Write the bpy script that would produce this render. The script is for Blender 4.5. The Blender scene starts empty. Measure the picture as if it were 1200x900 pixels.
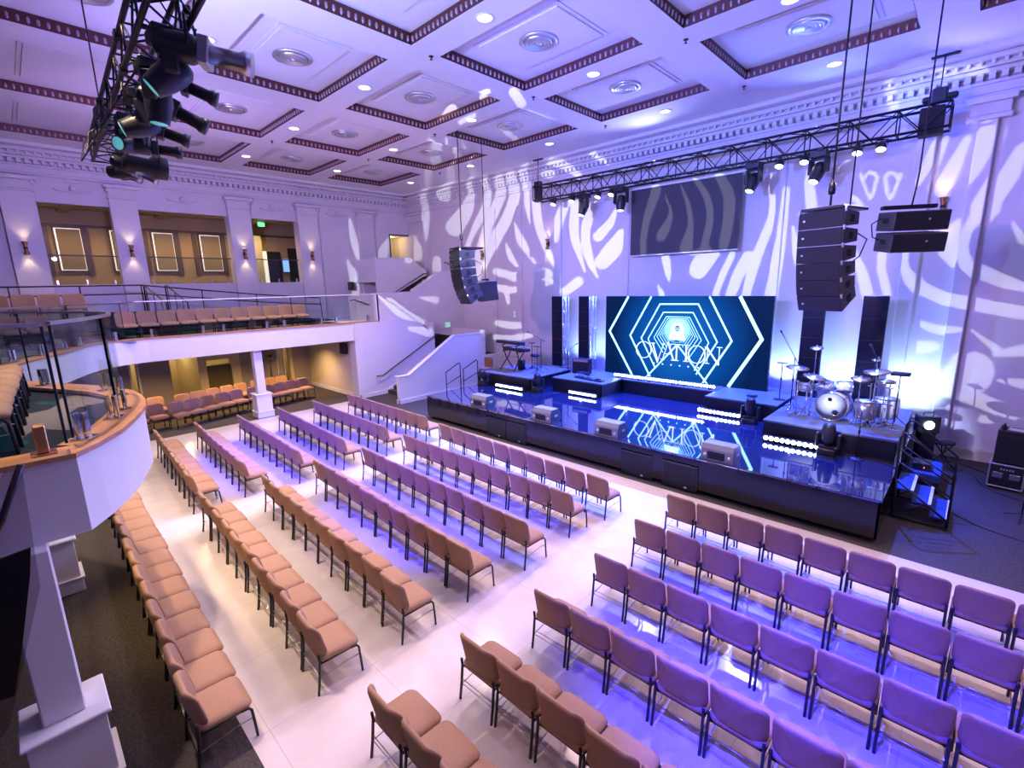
import bpy, math, random
from math import sin, cos, pi, radians as R
from mathutils import Vector as V, Matrix, Euler
random.seed(7)
scn = bpy.context.scene
COL = scn.collection
# ------------------------------------------------------------------ materials
def mat(name, base, rough=0.6, metal=0.0, spec=0.5, emit=None, es=0.0, ior=None, coat=0.0, noise=None, bump=None):
    m = bpy.data.materials.new(name); m.use_nodes = True
    nt = m.node_tree; b = nt.nodes['Principled BSDF']
    b.inputs['Base Color'].default_value = (*base, 1)
    b.inputs['Roughness'].default_value = rough
    b.inputs['Metallic'].default_value = metal
    b.inputs['Specular IOR Level'].default_value = spec
    if ior: b.inputs['IOR'].default_value = ior
    if coat: b.inputs['Coat Weight'].default_value = coat; b.inputs['Coat Roughness'].default_value = 0.04
    if emit:
        b.inputs['Emission Color'].default_value = (*emit, 1); b.inputs['Emission Strength'].default_value = es
    if noise or bump:
        tc = nt.nodes.new('ShaderNodeTexCoord')
    if noise:                     # (scale, second colour, amount)
        n = nt.nodes.new('ShaderNodeTexNoise'); n.inputs['Scale'].default_value = noise[0]; n.inputs['Detail'].default_value = 5
        mx = nt.nodes.new('ShaderNodeMix'); mx.data_type = 'RGBA'
        mx.inputs[6].default_value = (*base, 1); mx.inputs[7].default_value = (*noise[1], 1)
        rp = nt.nodes.new('ShaderNodeMapRange'); rp.inputs[1].default_value = 0.35; rp.inputs[2].default_value = 0.65; rp.inputs[4].default_value = noise[2]
        nt.links.new(tc.outputs['Object'], n.inputs['Vector']); nt.links.new(n.outputs['Fac'], rp.inputs[0])
        nt.links.new(rp.outputs[0], mx.inputs[0]); nt.links.new(mx.outputs[2], b.inputs['Base Color'])
    if bump:
        n2 = nt.nodes.new('ShaderNodeTexNoise'); n2.inputs['Scale'].default_value = bump[0]; n2.inputs['Detail'].default_value = 3
        bp = nt.nodes.new('ShaderNodeBump'); bp.inputs['Strength'].default_value = bump[1]; bp.inputs['Distance'].default_value = 0.01
        nt.links.new(tc.outputs['Object'], n2.inputs['Vector']); nt.links.new(n2.outputs['Fac'], bp.inputs['Height']); nt.links.new(bp.outputs[0], b.inputs['Normal'])
    return m
def glassmat(name, tint, fres=1.3, base_gloss=0.0):
    m = bpy.data.materials.new(name); m.use_nodes = True; nt = m.node_tree; nt.nodes.clear()
    o = nt.nodes.new('ShaderNodeOutputMaterial'); t = nt.nodes.new('ShaderNodeBsdfTransparent'); g = nt.nodes.new('ShaderNodeBsdfGlossy')
    t.inputs[0].default_value = (*tint, 1); g.inputs['Roughness'].default_value = 0.01
    f = nt.nodes.new('ShaderNodeFresnel'); f.inputs[0].default_value = fres
    ad = nt.nodes.new('ShaderNodeMath'); ad.operation = 'ADD'; ad.inputs[1].default_value = base_gloss; ad.use_clamp = True
    mn = nt.nodes.new('ShaderNodeMath'); mn.operation = 'MINIMUM'; mn.inputs[1].default_value = 0.11
    mx = nt.nodes.new('ShaderNodeMixShader'); nt.links.new(f.outputs[0], ad.inputs[0]); nt.links.new(ad.outputs[0], mn.inputs[0]); nt.links.new(mn.outputs[0], mx.inputs[0])
    nt.links.new(t.outputs[0], mx.inputs[1]); nt.links.new(g.outputs[0], mx.inputs[2]); nt.links.new(mx.outputs[0], o.inputs[0])
    return m
M = dict(
 wall=mat('wall_paint', (0.74, 0.70, 0.70), 0.75, noise=(1.3, (0.70, 0.66, 0.66), 0.6)),
 plaster=mat('ceiling_plaster', (0.76, 0.72, 0.73), 0.8),
 cream=mat('cream_paint', (0.72, 0.64, 0.50), 0.7),
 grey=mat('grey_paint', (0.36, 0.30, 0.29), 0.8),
 bronze=mat('bronze_moulding', (0.11, 0.035, 0.03), 0.45, 0.3),
 egg=mat('silvered_egg', (0.45, 0.33, 0.36), 0.35, 0.4),
 carpet=mat('dark_carpet', (0.055, 0.047, 0.046), 0.95, spec=0.1, noise=(30, (0.09, 0.08, 0.075), 1), bump=(160, 0.5)),
 floor=mat('polished_floor', (0.66, 0.60, 0.58), 0.16, spec=0.45, noise=(2.2, (0.60, 0.54, 0.53), 1)),
 fabric=mat('tan_fabric', (0.40, 0.245, 0.155), 0.9, spec=0.15, noise=(90, (0.345, 0.205, 0.128), 1), bump=(260, 0.35)),
 black=mat('black_metal', (0.012, 0.012, 0.014), 0.42, 0.2),
 blackp=mat('black_plastic', (0.018, 0.018, 0.022), 0.38),
 grille=mat('speaker_grille', (0.014, 0.014, 0.018), 0.55, 0.3, bump=(120, 0.6)),
 cabinet=mat('speaker_cabinet', (0.20, 0.20, 0.22), 0.5, bump=(90, 0.3)),
 steel=mat('steel', (0.55, 0.55, 0.58), 0.28, 1.0),
 chrome=mat('chrome', (0.8, 0.8, 0.82), 0.08, 1.0),
 alu=mat('aluminium', (0.72, 0.72, 0.75), 0.35, 0.9),
 brass=mat('brass', (0.55, 0.28, 0.12), 0.3, 1.0),
 wood=mat('oak_cap', (0.52, 0.27, 0.12), 0.35, noise=(6, (0.42, 0.2, 0.085), 1)),
 deck=mat('gloss_black_deck', (0.016, 0.024, 0.062), 0.03, spec=1.0, ior=2.6, coat=1.0),  # black deck; blue stage glow is put into its base colour
 skirt=mat('gloss_black_skirt', (0.010, 0.007, 0.008), 0.14, spec=0.3, ior=1.45),
 riser=mat('riser_top', (0.15, 0.15, 0.18), 0.5, noise=(8, (0.12, 0.12, 0.15), 1)),
 risers=mat('riser_side', (0.012, 0.012, 0.016), 0.3),
 screenoff=mat('dark_led_panel', (0.004, 0.006, 0.012), 0.3, spec=0.3),
 arraycab=mat('array_cabinet', (0.045, 0.045, 0.055), 0.5),
 glassedge=mat('glass_edge', (0.01, 0.02, 0.02), 0.3),
 screengrey=mat('grey_projection_screen', (0.075, 0.066, 0.066), 0.7, noise=(60, (0.05, 0.044, 0.044), 1)),
 white=mat('white_paint', (0.80, 0.79, 0.78), 0.5),
 wdrum=mat('white_drum_wrap', (0.78, 0.78, 0.80), 0.2, coat=0.6),
 head=mat('drum_head', (0.82, 0.82, 0.84), 0.35),
 cymbal=mat('bronze_cymbal', (0.75, 0.62, 0.45), 0.25, 1.0),
 brown=mat('brown_leather', (0.30, 0.14, 0.06), 0.6),
 green=mat('palm_leaf', (0.02, 0.06, 0.02), 0.5),
 pot=mat('dark_pot', (0.05, 0.04, 0.04), 0.5),
 blind=mat('window_blind', (0.30, 0.22, 0.12), 0.8),
 lounge=mat('lounge_paint', (0.40, 0.28, 0.14), 0.8),
 loungec=mat('lounge_ceiling_paint', (0.50, 0.37, 0.20), 0.8),
 daylight=mat('daylight_gap', (0.8, 0.8, 0.8), 0.5, emit=(1.0, 0.90, 0.74), es=0.9),
 darkwood=mat('dark_trim', (0.10, 0.065, 0.045), 0.5),
 olive=mat('olive_counter', (0.16, 0.13, 0.06), 0.7),
 rubber=mat('rubber', (0.01, 0.01, 0.01), 0.8),
 paper=mat('paper', (0.8, 0.78, 0.8), 0.7),
 blue_tread=mat('blue_carpet_tread', (0.02, 0.06, 0.22), 0.85, bump=(150, 0.4)),
 warmlamp=mat('warm_downlight', (1, 1, 1), 0.5, emit=(1.0, 0.90, 0.75), es=9),
 sconce=mat('sconce_lamp', (1, 1, 1), 0.5, emit=(1.0, 0.72, 0.38), es=22),
 bluelamp=mat('cool_lens', (1, 1, 1), 0.5, emit=(0.80, 0.86, 1.0), es=9),
 amberlamp=mat('warm_lens', (1, 1, 1), 0.5, emit=(1.0, 0.86, 0.62), es=9),
 tealens=mat('teal_lens', (0.3, 0.6, 0.6), 0.1, emit=(0.15, 0.7, 0.75), es=0.45),
 ledlamp=mat('led_bar_lens', (1, 1, 1), 0.5, emit=(0.50, 0.60, 1.0), es=26),
 exitlamp=mat('exit_panel', (0.6, 0.8, 0.7), 0.4, emit=(0.35, 0.85, 0.65), es=0.9),
 greenlamp=mat('green_panel', (0.1, 0.6, 0.2), 0.4, emit=(0.12, 1.0, 0.25), es=2.5),
 exitink=mat('exit_letters', (0.02, 0.25, 0.12), 0.5),
 bluescreen=mat('small_screen', (0.1, 0.2, 0.4), 0.3, emit=(0.25, 0.5, 1.0), es=1.2),
 red=mat('red_led', (1, 0.1, 0.05), 0.4, emit=(1, 0.08, 0.04), es=5),
 cyanlamp=mat('cyan_line', (0.6, 0.95, 1), 0.5, emit=(0.38, 0.86, 1.0), es=1.9),
 cyandim=mat('cyan_line_inner', (0.6, 0.95, 1), 0.5, emit=(0.36, 0.84, 1.0), es=1.35),
 whitelet=mat('white_lettering', (1, 1, 1), 0.5, emit=(0.80, 0.95, 1.0), es=1.1),
 glow=mat('bright_tunnel_end', (1, 1, 1), 0.5, emit=(0.9, 0.98, 1.0), es=1.6),
 glass=glassmat('clear_glass', (0.90, 0.94, 0.95)),
 tinted=glassmat('smoked_glass', (0.80, 0.76, 0.78), 1.3, 0.01),
 handrail_dark=mat('dark_rail', (0.03, 0.02, 0.025), 0.3, 0.4),
 cable=mat('black_cable', (0.01, 0.01, 0.01), 0.5),
 gaff=mat('white_edge_strip', (0.8, 0.8, 0.85), 0.6),
 yellowish=mat('lit_hall_paint', (0.72, 0.60, 0.36), 0.7),
)
def screen_material():
    m = mat('led_blue_field', (0, 0, 0), 0.4, spec=0.05); nt = m.node_tree; b = nt.nodes['Principled BSDF']
    tc = nt.nodes.new('ShaderNodeTexCoord'); mp = nt.nodes.new('ShaderNodeMapping'); gr = nt.nodes.new('ShaderNodeTexGradient'); gr.gradient_type = 'SPHERICAL'
    mp.inputs['Scale'].default_value = (0.40, 0.40, 0.40)
    rp = nt.nodes.new('ShaderNodeValToRGB')
    e = rp.color_ramp.elements; e[0].position = 0; e[0].color = (0.002, 0.018, 0.10, 1); e[1].position = 0.95; e[1].color = (0.010, 0.20, 0.78, 1)
    x = rp.color_ramp.elements.new(0.3); x.color = (0.002, 0.07, 0.36, 1)
    nt.links.new(tc.outputs['Object'], mp.inputs[0]); nt.links.new(mp.outputs[0], gr.inputs[0]); nt.links.new(gr.outputs[0], rp.inputs[0])
    nt.links.new(rp.outputs[0], b.inputs['Emission Color']); b.inputs['Emission Strength'].default_value = 0.9
    return m
M['ledfield'] = screen_material()
def tiled_floor():
    m = M['floor']; nt = m.node_tree; b = nt.nodes['Principled BSDF']
    tc = nt.nodes.new('ShaderNodeTexCoord'); br = nt.nodes.new('ShaderNodeTexBrick'); br.offset = 0.0; br.squash = 1.0
    br.inputs['Scale'].default_value = 1.0; br.inputs['Mortar Size'].default_value = 0.006; br.inputs['Brick Width'].default_value = 1.22; br.inputs['Row Height'].default_value = 1.22
    br.inputs['Mortar Smooth'].default_value = 0.3
    old = b.inputs['Base Color'].links[0].from_socket
    mx = nt.nodes.new('ShaderNodeMix'); mx.data_type = 'RGBA'; mx.inputs[7].default_value = (0.50, 0.45, 0.45, 1)
    nt.links.new(tc.outputs['Object'], br.inputs['Vector']); nt.links.new(br.outputs['Fac'], mx.inputs[0]); nt.links.new(old, mx.inputs[6]); nt.links.new(mx.outputs[2], b.inputs['Base Color'])
tiled_floor()
def tile_carpet():
    m = mat('patterned_carpet', (0.045, 0.045, 0.05), 0.95, spec=0.1, bump=(150, 0.4)); nt = m.node_tree; b = nt.nodes['Principled BSDF']
    tc = nt.nodes.new('ShaderNodeTexCoord'); mp = nt.nodes.new('ShaderNodeMapping'); mp.inputs['Rotation'].default_value = (0, 0, 0.6); mp.inputs['Scale'].default_value = (0.8, 1.7, 1)
    v = nt.nodes.new('ShaderNodeTexVoronoi'); v.distance = 'MANHATTAN'; v.inputs['Scale'].default_value = 1.0
    rp = nt.nodes.new('ShaderNodeValToRGB'); rp.color_ramp.interpolation = 'CONSTANT'; e = rp.color_ramp.elements
    e[0].color = (0.018, 0.022, 0.032, 1); e[1].position = 0.45; e[1].color = (0.15, 0.13, 0.13, 1); y = e.new(0.8); y.color = (0.01, 0.06, 0.06, 1)
    sep = nt.nodes.new('ShaderNodeSeparateColor')
    nt.links.new(tc.outputs['Object'], mp.inputs[0]); nt.links.new(mp.outputs[0], v.inputs['Vector']); nt.links.new(v.outputs['Color'], sep.inputs[0]); nt.links.new(sep.outputs[0], rp.inputs[0]); nt.links.new(rp.outputs[0], b.inputs['Base Color'])
    return m
M['patcarpet'] = tile_carpet()
# ------------------------------------------------------------------ mesh builder
class MB:
    def __init__(s): s.v = []; s.f = []; s.sm = []
    def add(s, vs, fs, smooth=False, mtx=None):
        o = len(s.v)
        s.v += [tuple(mtx @ V(p)) if mtx else tuple(p) for p in vs]
        s.f += [tuple(i + o for i in f) for f in fs]; s.sm += [smooth] * len(fs); return s
    def box(s, x0, x1, y0, y1, z0, z1, mtx=None):
        return s.add([(x, y, z) for z in (z0, z1) for y in (y0, y1) for x in (x0, x1)],
                     [(0, 2, 3, 1), (4, 5, 7, 6), (0, 1, 5, 4), (2, 6, 7, 3), (0, 4, 6, 2), (1, 3, 7, 5)], False, mtx)
    def cbox(s, x0, x1, y0, y1, z0, z1, b=0.01, mtx=None):      # box with chamfered vertical and horizontal edges
        vs = []; xs = (x0, x1); ys = (y0, y1); zs = (z0, z1)
        idx = {}
        for i in (0, 1):
            for j in (0, 1):
                for k in (0, 1):
                    sx, sy, sz = (1 - 2 * i), (1 - 2 * j), (1 - 2 * k)
                    for a in range(3):
                        p = [xs[i] + sx * b, ys[j] + sy * b, zs[k] + sz * b]; p[a] = (xs[i], ys[j], zs[k])[a]
                        idx[(i, j, k, a)] = len(vs); vs.append(tuple(p))
        fs = []
        for i in (0, 1):
            fs.append([idx[(i, j, k, 0)] for j, k in ((0, 0), (1, 0), (1, 1), (0, 1))])
            fs.append([idx[(j, i, k, 1)] for j, k in ((0, 0), (1, 0), (1, 1), (0, 1))])
            fs.append([idx[(j, k, i, 2)] for j, k in ((0, 0), (1, 0), (1, 1), (0, 1))])
        for i in (0, 1):
            for j in (0, 1):
                fs.append([idx[(i, j, 0, 0)], idx[(i, j, 0, 1)], idx[(i, j, 1, 1)], idx[(i, j, 1, 0)]])
                fs.append([idx[(i, 0, j, 0)], idx[(i, 0, j, 2)], idx[(i, 1, j, 2)], idx[(i, 1, j, 0)]])
                fs.append([idx[(0, i, j, 1)], idx[(0, i, j, 2)], idx[(1, i, j, 2)], idx[(1, i, j, 1)]])
                for k in (0, 1): fs.append([idx[(i, j, k, 0)], idx[(i, j, k, 1)], idx[(i, j, k, 2)]])
        # orient outwards
        c = V(((x0 + x1) / 2, (y0 + y1) / 2, (z0 + z1) / 2)); out = []
        for f in fs:
            a, bb, cc = (V(vs[f[q]]) for q in (0, 1, 2)); n = (bb - a).cross(cc - a)
            out.append(tuple(f) if n.dot((a + bb + cc) / 3 - c) > 0 else tuple(reversed(f)))
        return s.add(vs, out, False, mtx)
    def tube(s, pts, r, n=8, closed=False, caps=True, mtx=None):
        pts = [V(p) for p in pts]; m = len(pts); rr = r if isinstance(r, (list, tuple)) else [r] * m
        vs = []; fs = []; prev = None
        for i, p in enumerate(pts):
            a = pts[i - 1] if (i > 0 or closed) else p; b = pts[(i + 1) % m] if (i < m - 1 or closed) else p
            t = (b - a).normalized()
            if prev is None:
                u = t.orthogonal().normalized()
            else:
                u = (prev - t * prev.dot(t));  u = u.normalized() if u.length > 1e-6 else t.orthogonal().normalized()
            prev = u; w = t.cross(u)
            for k in range(n):
                an = 2 * pi * k / n; vs.append(p + (u * cos(an) + w * sin(an)) * rr[i])
        for i in range(m if closed else m - 1):
            for k in range(n):
                a = i * n + k; b = i * n + (k + 1) % n; c = ((i + 1) % m) * n + (k + 1) % n; d = ((i + 1) % m) * n + k
                fs.append((a, b, c, d))
        if caps and not closed: fs.append(tuple(reversed(range(n)))); fs.append(tuple(range((m - 1) * n, m * n)))
        return s.add(vs, fs, True, mtx)
    def lathe(s, prof, n=16, mtx=None, smooth=True, caps=True):            # prof: (radius, z) from bottom to top, about local z
        vs = []; fs = []
        for r, z in prof:
            for k in range(n): vs.append((r * cos(2 * pi * k / n), r * sin(2 * pi * k / n), z))
        for i in range(len(prof) - 1):
            for k in range(n):
                fs.append((i * n + k, i * n + (k + 1) % n, (i + 1) * n + (k + 1) % n, (i + 1) * n + k))
        if caps and prof[0][0] > 1e-5: fs.append(tuple(reversed(range(n))))
        if caps and prof[-1][0] > 1e-5: fs.append(tuple(range((len(prof) - 1) * n, len(prof) * n)))
        return s.add(vs, fs, smooth, mtx)
    def cyl(s, p0, p1, r, n=12, r2=None):
        p0, p1 = V(p0), V(p1); d = p1 - p0
        mt = Matrix.Translation(p0) @ d.to_track_quat('Z', 'Y').to_matrix().to_4x4()
        return s.lathe([(r, 0), (r2 if r2 is not None else r, d.length)], n, mt)
    def prism(s, poly, z0, z1, mtx=None):                       # poly counter-clockwise in xy
        n = len(poly); vs = [(x, y, z0) for x, y in poly] + [(x, y, z1) for x, y in poly]
        fs = [tuple(reversed(range(n))), tuple(range(n, 2 * n))] + [(i, (i + 1) % n, n + (i + 1) % n, n + i) for i in range(n)]
        return s.add(vs, fs, False, mtx)
    def ball(s, c, r, n=10, sc=(1, 1, 1)):
        prof = [(r * sin(pi * i / (n // 2)), -r * cos(pi * i / (n // 2))) for i in range(n // 2 + 1)]
        prof[0] = (0, -r); prof[-1] = (0, r)
        return s.lathe(prof, n, Matrix.Translation(V(c)) @ Matrix.Diagonal((*sc, 1)))
    def pad(s, w, h, t, rc, mtx=None, crown=0.0, bend=None, edge=0.35):
        # cushion: rounded rectangle w x h in xz, thickness t along y (front is +y)
        ol = []
        for cx, cz, a0 in ((w / 2 - rc, h / 2 - rc, 0), (-w / 2 + rc, h / 2 - rc, 90), (-w / 2 + rc, -h / 2 + rc, 180), (w / 2 - rc, -h / 2 + rc, 270)):
            for k in range(5):
                a = R(a0 + 90 * k / 4); ol.append((cx + rc * cos(a), cz + rc * sin(a)))
        n = len(ol); e = t * edge; rings = []
        def ring(sc, ins, y): return [((x * sc) * (1 - ins / (w / 2)), y, (z * sc) * (1 - ins / (h / 2))) for x, z in ol]
        prof = [(0.0, 0, -t / 2, 1), (0.45, 0, -t / 2, 1), (0.8, 0, -t / 2, 1), (1, e, -t / 2, 0.6), (1, e * .3, -t / 2 + e * .3, 0), (1, 0, -t / 2 + e, 0), (1, 0, t / 2 - e, 0), (1, e * .3, t / 2 - e * .3, 0), (1, e, t / 2, 0.6), (0.8, 0, t / 2, 1), (0.45, 0, t / 2, 1), (0.0, 0, t / 2, 1)]
        vs = []; fs = []
        for sc, ins, y, cr in prof:
            yy = y + (crown * (1 - sc * sc * .9) if y > 0 and cr else 0)
            if sc == 0: rings.append([len(vs)]); vs.append((0, yy, 0))
            else:
                rings.append(list(range(len(vs), len(vs) + n))); vs += ring(sc, ins, yy)
        for a, b in zip(rings, rings[1:]):
            for k in range(n):
                k2 = (k + 1) % n
                if len(a) == 1: fs.append((a[0], b[k], b[k2]))
                elif len(b) == 1: fs.append((a[k], b[0], a[k2]))
                else: fs.append((a[k], b[k], b[k2], a[k2]))
        if bend: vs = [bend(*p) for p in vs]
        return s.add(vs, [tuple(reversed(f)) for f in fs] if False else fs, True, mtx)
    def mesh(s, name, material):
        me = bpy.data.meshes.new(name); me.from_pydata(s.v, [], s.f); me.materials.append(M[material] if isinstance(material, str) else material)
        me.polygons.foreach_set('use_smooth', s.sm); me.update()
        return me
    def build(s, name, material, parent=None, loc=None):
        o = bpy.data.objects.new(name, s.mesh(name, material)); COL.objects.link(o)
        if parent: o.parent = parent
        if loc: o.location = loc
        return o
def tag(o, label=None, cat=None, group=None, kind=None):
    if label: o['label'] = label
    if cat: o['category'] = cat
    if group: o['group'] = group
    if kind: o['kind'] = kind
    return o
def thing(name, label, cat, loc=(0, 0, 0), rot=(0, 0, 0), group=None):
    o = bpy.data.objects.new(name, None); COL.objects.link(o); o.location = loc; o.rotation_euler = rot; o.empty_display_size = 0.1
    return tag(o, label, cat, group)
def struct(name, mb, material): return tag(mb.build(name, material), kind='structure')
def dup(root, loc, rot=(0, 0, 0), label=None, group=None, skip=()):
    r = root.copy(); COL.objects.link(r); r.location = loc; r.rotation_euler = rot
    if label: r['label'] = label
    if group: r['group'] = group
    for ch in list(root.children):
        if ch.name.split('.')[0] in skip: continue
        c = ch.copy(); COL.objects.link(c); c.parent = r
        for g in list(ch.children):
            d = g.copy(); COL.objects.link(d); d.parent = c
    return r
def rotm(rx=0, ry=0, rz=0, t=(0, 0, 0)): return Matrix.Translation(V(t)) @ Euler((rx, ry, rz)).to_matrix().to_4x4()
def ordn(n):
    return {1: 'first', 2: 'second', 3: 'third', 4: 'fourth', 5: 'fifth', 6: 'sixth', 7: 'seventh', 8: 'eighth', 9: 'ninth', 10: 'tenth', 11: 'eleventh', 12: 'twelfth', 13: 'thirteenth', 14: 'fourteenth', 15: 'fifteenth', 16: 'sixteenth'}[n]
def spot(name, loc, tgt, energy, color, size=60, blend=0.5, radius=0.1, parent=None):
    l = bpy.data.lights.new(name, 'SPOT'); l.energy = energy; l.color = color; l.spot_size = R(size); l.spot_blend = blend; l.shadow_soft_size = radius
    o = bpy.data.objects.new(name, l); COL.objects.link(o); o.location = loc
    o.rotation_euler = (V(tgt) - V(loc)).to_track_quat('-Z', 'Y').to_euler(); return o
def point(name, loc, energy, color, radius=0.1):
    l = bpy.data.lights.new(name, 'POINT'); l.energy = energy; l.color = color; l.shadow_soft_size = radius
    o = bpy.data.objects.new(name, l); COL.objects.link(o); o.location = loc; return o
# ------------------------------------------------------------------ camera
cam = bpy.data.cameras.new('camera'); co = bpy.data.objects.new('camera', cam); COL.objects.link(co)
cam.sensor_fit = 'HORIZONTAL'; cam.sensor_width = 36.0; cam.lens = 36.0 * 560.405722 / 1200.0; cam.clip_start = 0.02; cam.clip_end = 200
yaw, pitch, roll = -0.766499623, -0.203529490, -0.0229151885
fw = V((sin(yaw) * cos(pitch), cos(yaw) * cos(pitch), sin(pitch))); rt = V((cos(yaw), -sin(yaw), 0)); up = rt.cross(fw)
r2 = rt * cos(roll) + up * sin(roll); u2 = -rt * sin(roll) + up * cos(roll)
co.matrix_world = Matrix(((r2.x, u2.x, -fw.x, 0), (r2.y, u2.y, -fw.y, 0), (r2.z, u2.z, -fw.z, 4.6), (0, 0, 0, 1)))
scn.camera = co
scn.view_settings.view_transform = 'Standard'; scn.view_settings.look = 'None'; scn.view_settings.gamma = 1; scn.view_settings.use_curve_mapping = False
scn.view_settings.exposure = 0.0
scn.cycles.use_denoising = True
scn.cycles.max_bounces = 6; scn.cycles.diffuse_bounces = 3; scn.cycles.glossy_bounces = 4; scn.cycles.transparent_max_bounces = 16; scn.cycles.sample_clamp_indirect = 4
scn.cycles.caustics_reflective = False; scn.cycles.caustics_refractive = False
# ------------------------------------------------------------------ the hall's shell
XL, YW, ZC = -23.3, 16.3, 9.4
XR, YB = 9.2, -9.0
struct('floor', MB().box(-28, XR, YB, YW, -0.2, 0.0), 'carpet')
struct('floor_inlay', MB().box(-18.42, XR - 0.6, 1.03, 9.62, 0.0, 0.006), 'floor')
# left wall with the three lounge openings and the stair door
w = MB(); xa, xb = XL - 0.32, XL
OP = [(1.22, 3.22), (4.0, 7.07), (7.95, 9.97)]
ys = [YB] + [y for o in OP for y in o] + [YW]
w.box(xa, xb, YB, OP[0][0], 2.5, 9.4)
for (a0, a1), (b0, b1) in zip(OP, OP[1:]): w.box(xa, xb, a1, b0, 2.5, 9.4)
for y0, y1 in OP: w.box(xa, xb, y0, y1, 7.72, 9.4); w.box(xa, xb, y0, y1, 2.5, 4.97)
w.box(xa, xb, OP[-1][1], 14.96, 2.5, 9.4); w.box(xa, xb, 14.96, 16.22, 7.38, 9.4); w.box(xa, xb, 14.96, 16.22, 2.5, 5.15); w.box(xa, xb, 16.22, YW, 2.5, 9.4)
struct('wall_left', w, 'wall')
w = MB()                                                            # wall under the balcony with hall openings
for y0, y1 in ((YB, 2.95), (3.13, 4.22), (6.8, 8.42), (9.1, 9.95)): w.box(xa, xb, y0, y1, 0, 2.5)
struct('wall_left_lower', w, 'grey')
w = MB(); w.box(xa, xb, 5.2, 5.5, 0, 2.5); w.box(xa, xb, 6.45, 6.8, 0, 2.5); w.box(xa, xb, 5.5, 6.45, 1.75, 2.5); w.box(xa, xb, 8.95, 9.1, 0, 2.5)
w.box(-26.2, -26.0, 2.0, 11, 0, 2.6); w.box(-26, xa, 1.9, 2.0, 0, 2.6); w.box(-26, xa, 10.9, 11, 0, 2.6)
w.box(-26, xa, 2.0, 11, 2.5, 2.6); w.prism([(-26, 4.95), (-23.62, 5.2), (-23.62, 5.3), (-26, 5.05)], 0, 2.6)
struct('wall_hall', w, 'yellowish')
w = MB(); w.box(-23.75, -23.45, 5.5, 6.45, 0, 1.5); w.box(-23.78, -23.42, 5.5, 6.45, 0.78, 0.84)
w.box(-25.99, -25.9, 3.6, 4.55, 0, 2.2); struct('trim_1', w, 'olive')
w = MB()
for y0, y1 in ((2.88, 2.95), (3.13, 3.2)): w.box(XL, XL + 0.03, y0, y1, 0.7, 2.3)
for y0, y1 in ((8.36, 8.42), (8.66, 8.70)): w.box(XL - 0.1, XL + 0.03, y0, y1, 0, 2.2)
w.box(-24.1, -24.05, 8.42, 8.9, 0.0, 2.15)
struct('door_1', w, 'white')
# stage wall
w = MB(); w.box(-23.62, XR, YW, YW + 0.3, 0, 9.4)
struct('wall_stage', w, 'wall')
w = MB(); w.box(XR, XR + 0.3, YB, YW, 0, 9.4); struct('wall_right', w, 'wall')
w = MB(); w.box(-28, XR, YB - 0.3, YB, 0, 9.4); struct('wall_rear', w, 'wall')
w = MB()                                                            # shallow pilasters and panel edges on the stage wall
for x0, x1, d in ((-23.3, -21.9, 0.16), (-17.1, -16.5, 0.10), (-15.3, -14.85, 0.10), (-12.95, -12.62, 0.16), (-9.75, -9.5, 0.06), (-4.65, -4.4, 0.06), (-1.5, -1.15, 0.16), (-0.46, -0.12, 0.22), (1.9, 2.4, 0.10), (4.2, 4.7, 0.1)):
    w.cbox(x0, x1, YW - d, YW + 0.02, 0.02, 8.05, 0.02)
for x0, x1 in ((-23.3, -21.9), (-0.62, 0.04)):                        # capitals
    w.cbox(x0 - 0.06, x1 + 0.06, YW - 0.30, YW, 8.05, 8.14, 0.02); w.cbox(x0 - 0.02, x1 + 0.02, YW - 0.24, YW, 8.14, 8.40, 0.02); w.cbox(x0 - 0.1, x1 + 0.1, YW - 0.36, YW, 8.40, 8.52, 0.02)
struct('trim_2', w, 'wall')
w = MB(); w.box(-0.1, XR, YW - 0.04, YW, 0, 0.30); w.box(-0.1, XR, YW - 0.06, YW, 0.24, 0.27); w.box(-16.2, -13.8, YW - 0.04, YW, 0, 0.3)
struct('baseboard_stage', w, 'cream')
# wall columns of the left wall
k = 2
for y0, y1 in ((0.42, 1.28), (3.2, 4.02), (7.07, 7.95), (9.97, 10.93), (13.03, 13.9)):
    k += 1; w = MB()
    w.cbox(XL, XL + 0.22, y0, y1, 3.2, 8.0, 0.015); w.cbox(XL, XL + 0.27, y0 - .03, y1 + .03, 8.0, 8.06, 0.015)
    w.cbox(XL, XL + 0.24, y0, y1, 8.06, 8.36, 0.02); w.cbox(XL, XL + 0.36, y0 - .1, y1 + .1, 8.36, 8.48, 0.02)
    for s in (y0 + .02, y1 - .02): w.tube([(XL + 0.02, s, 8.30), (XL + 0.28, s, 8.30)], 0.07, 10)
    struct('trim_%d' % k, w, 'wall')
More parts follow.
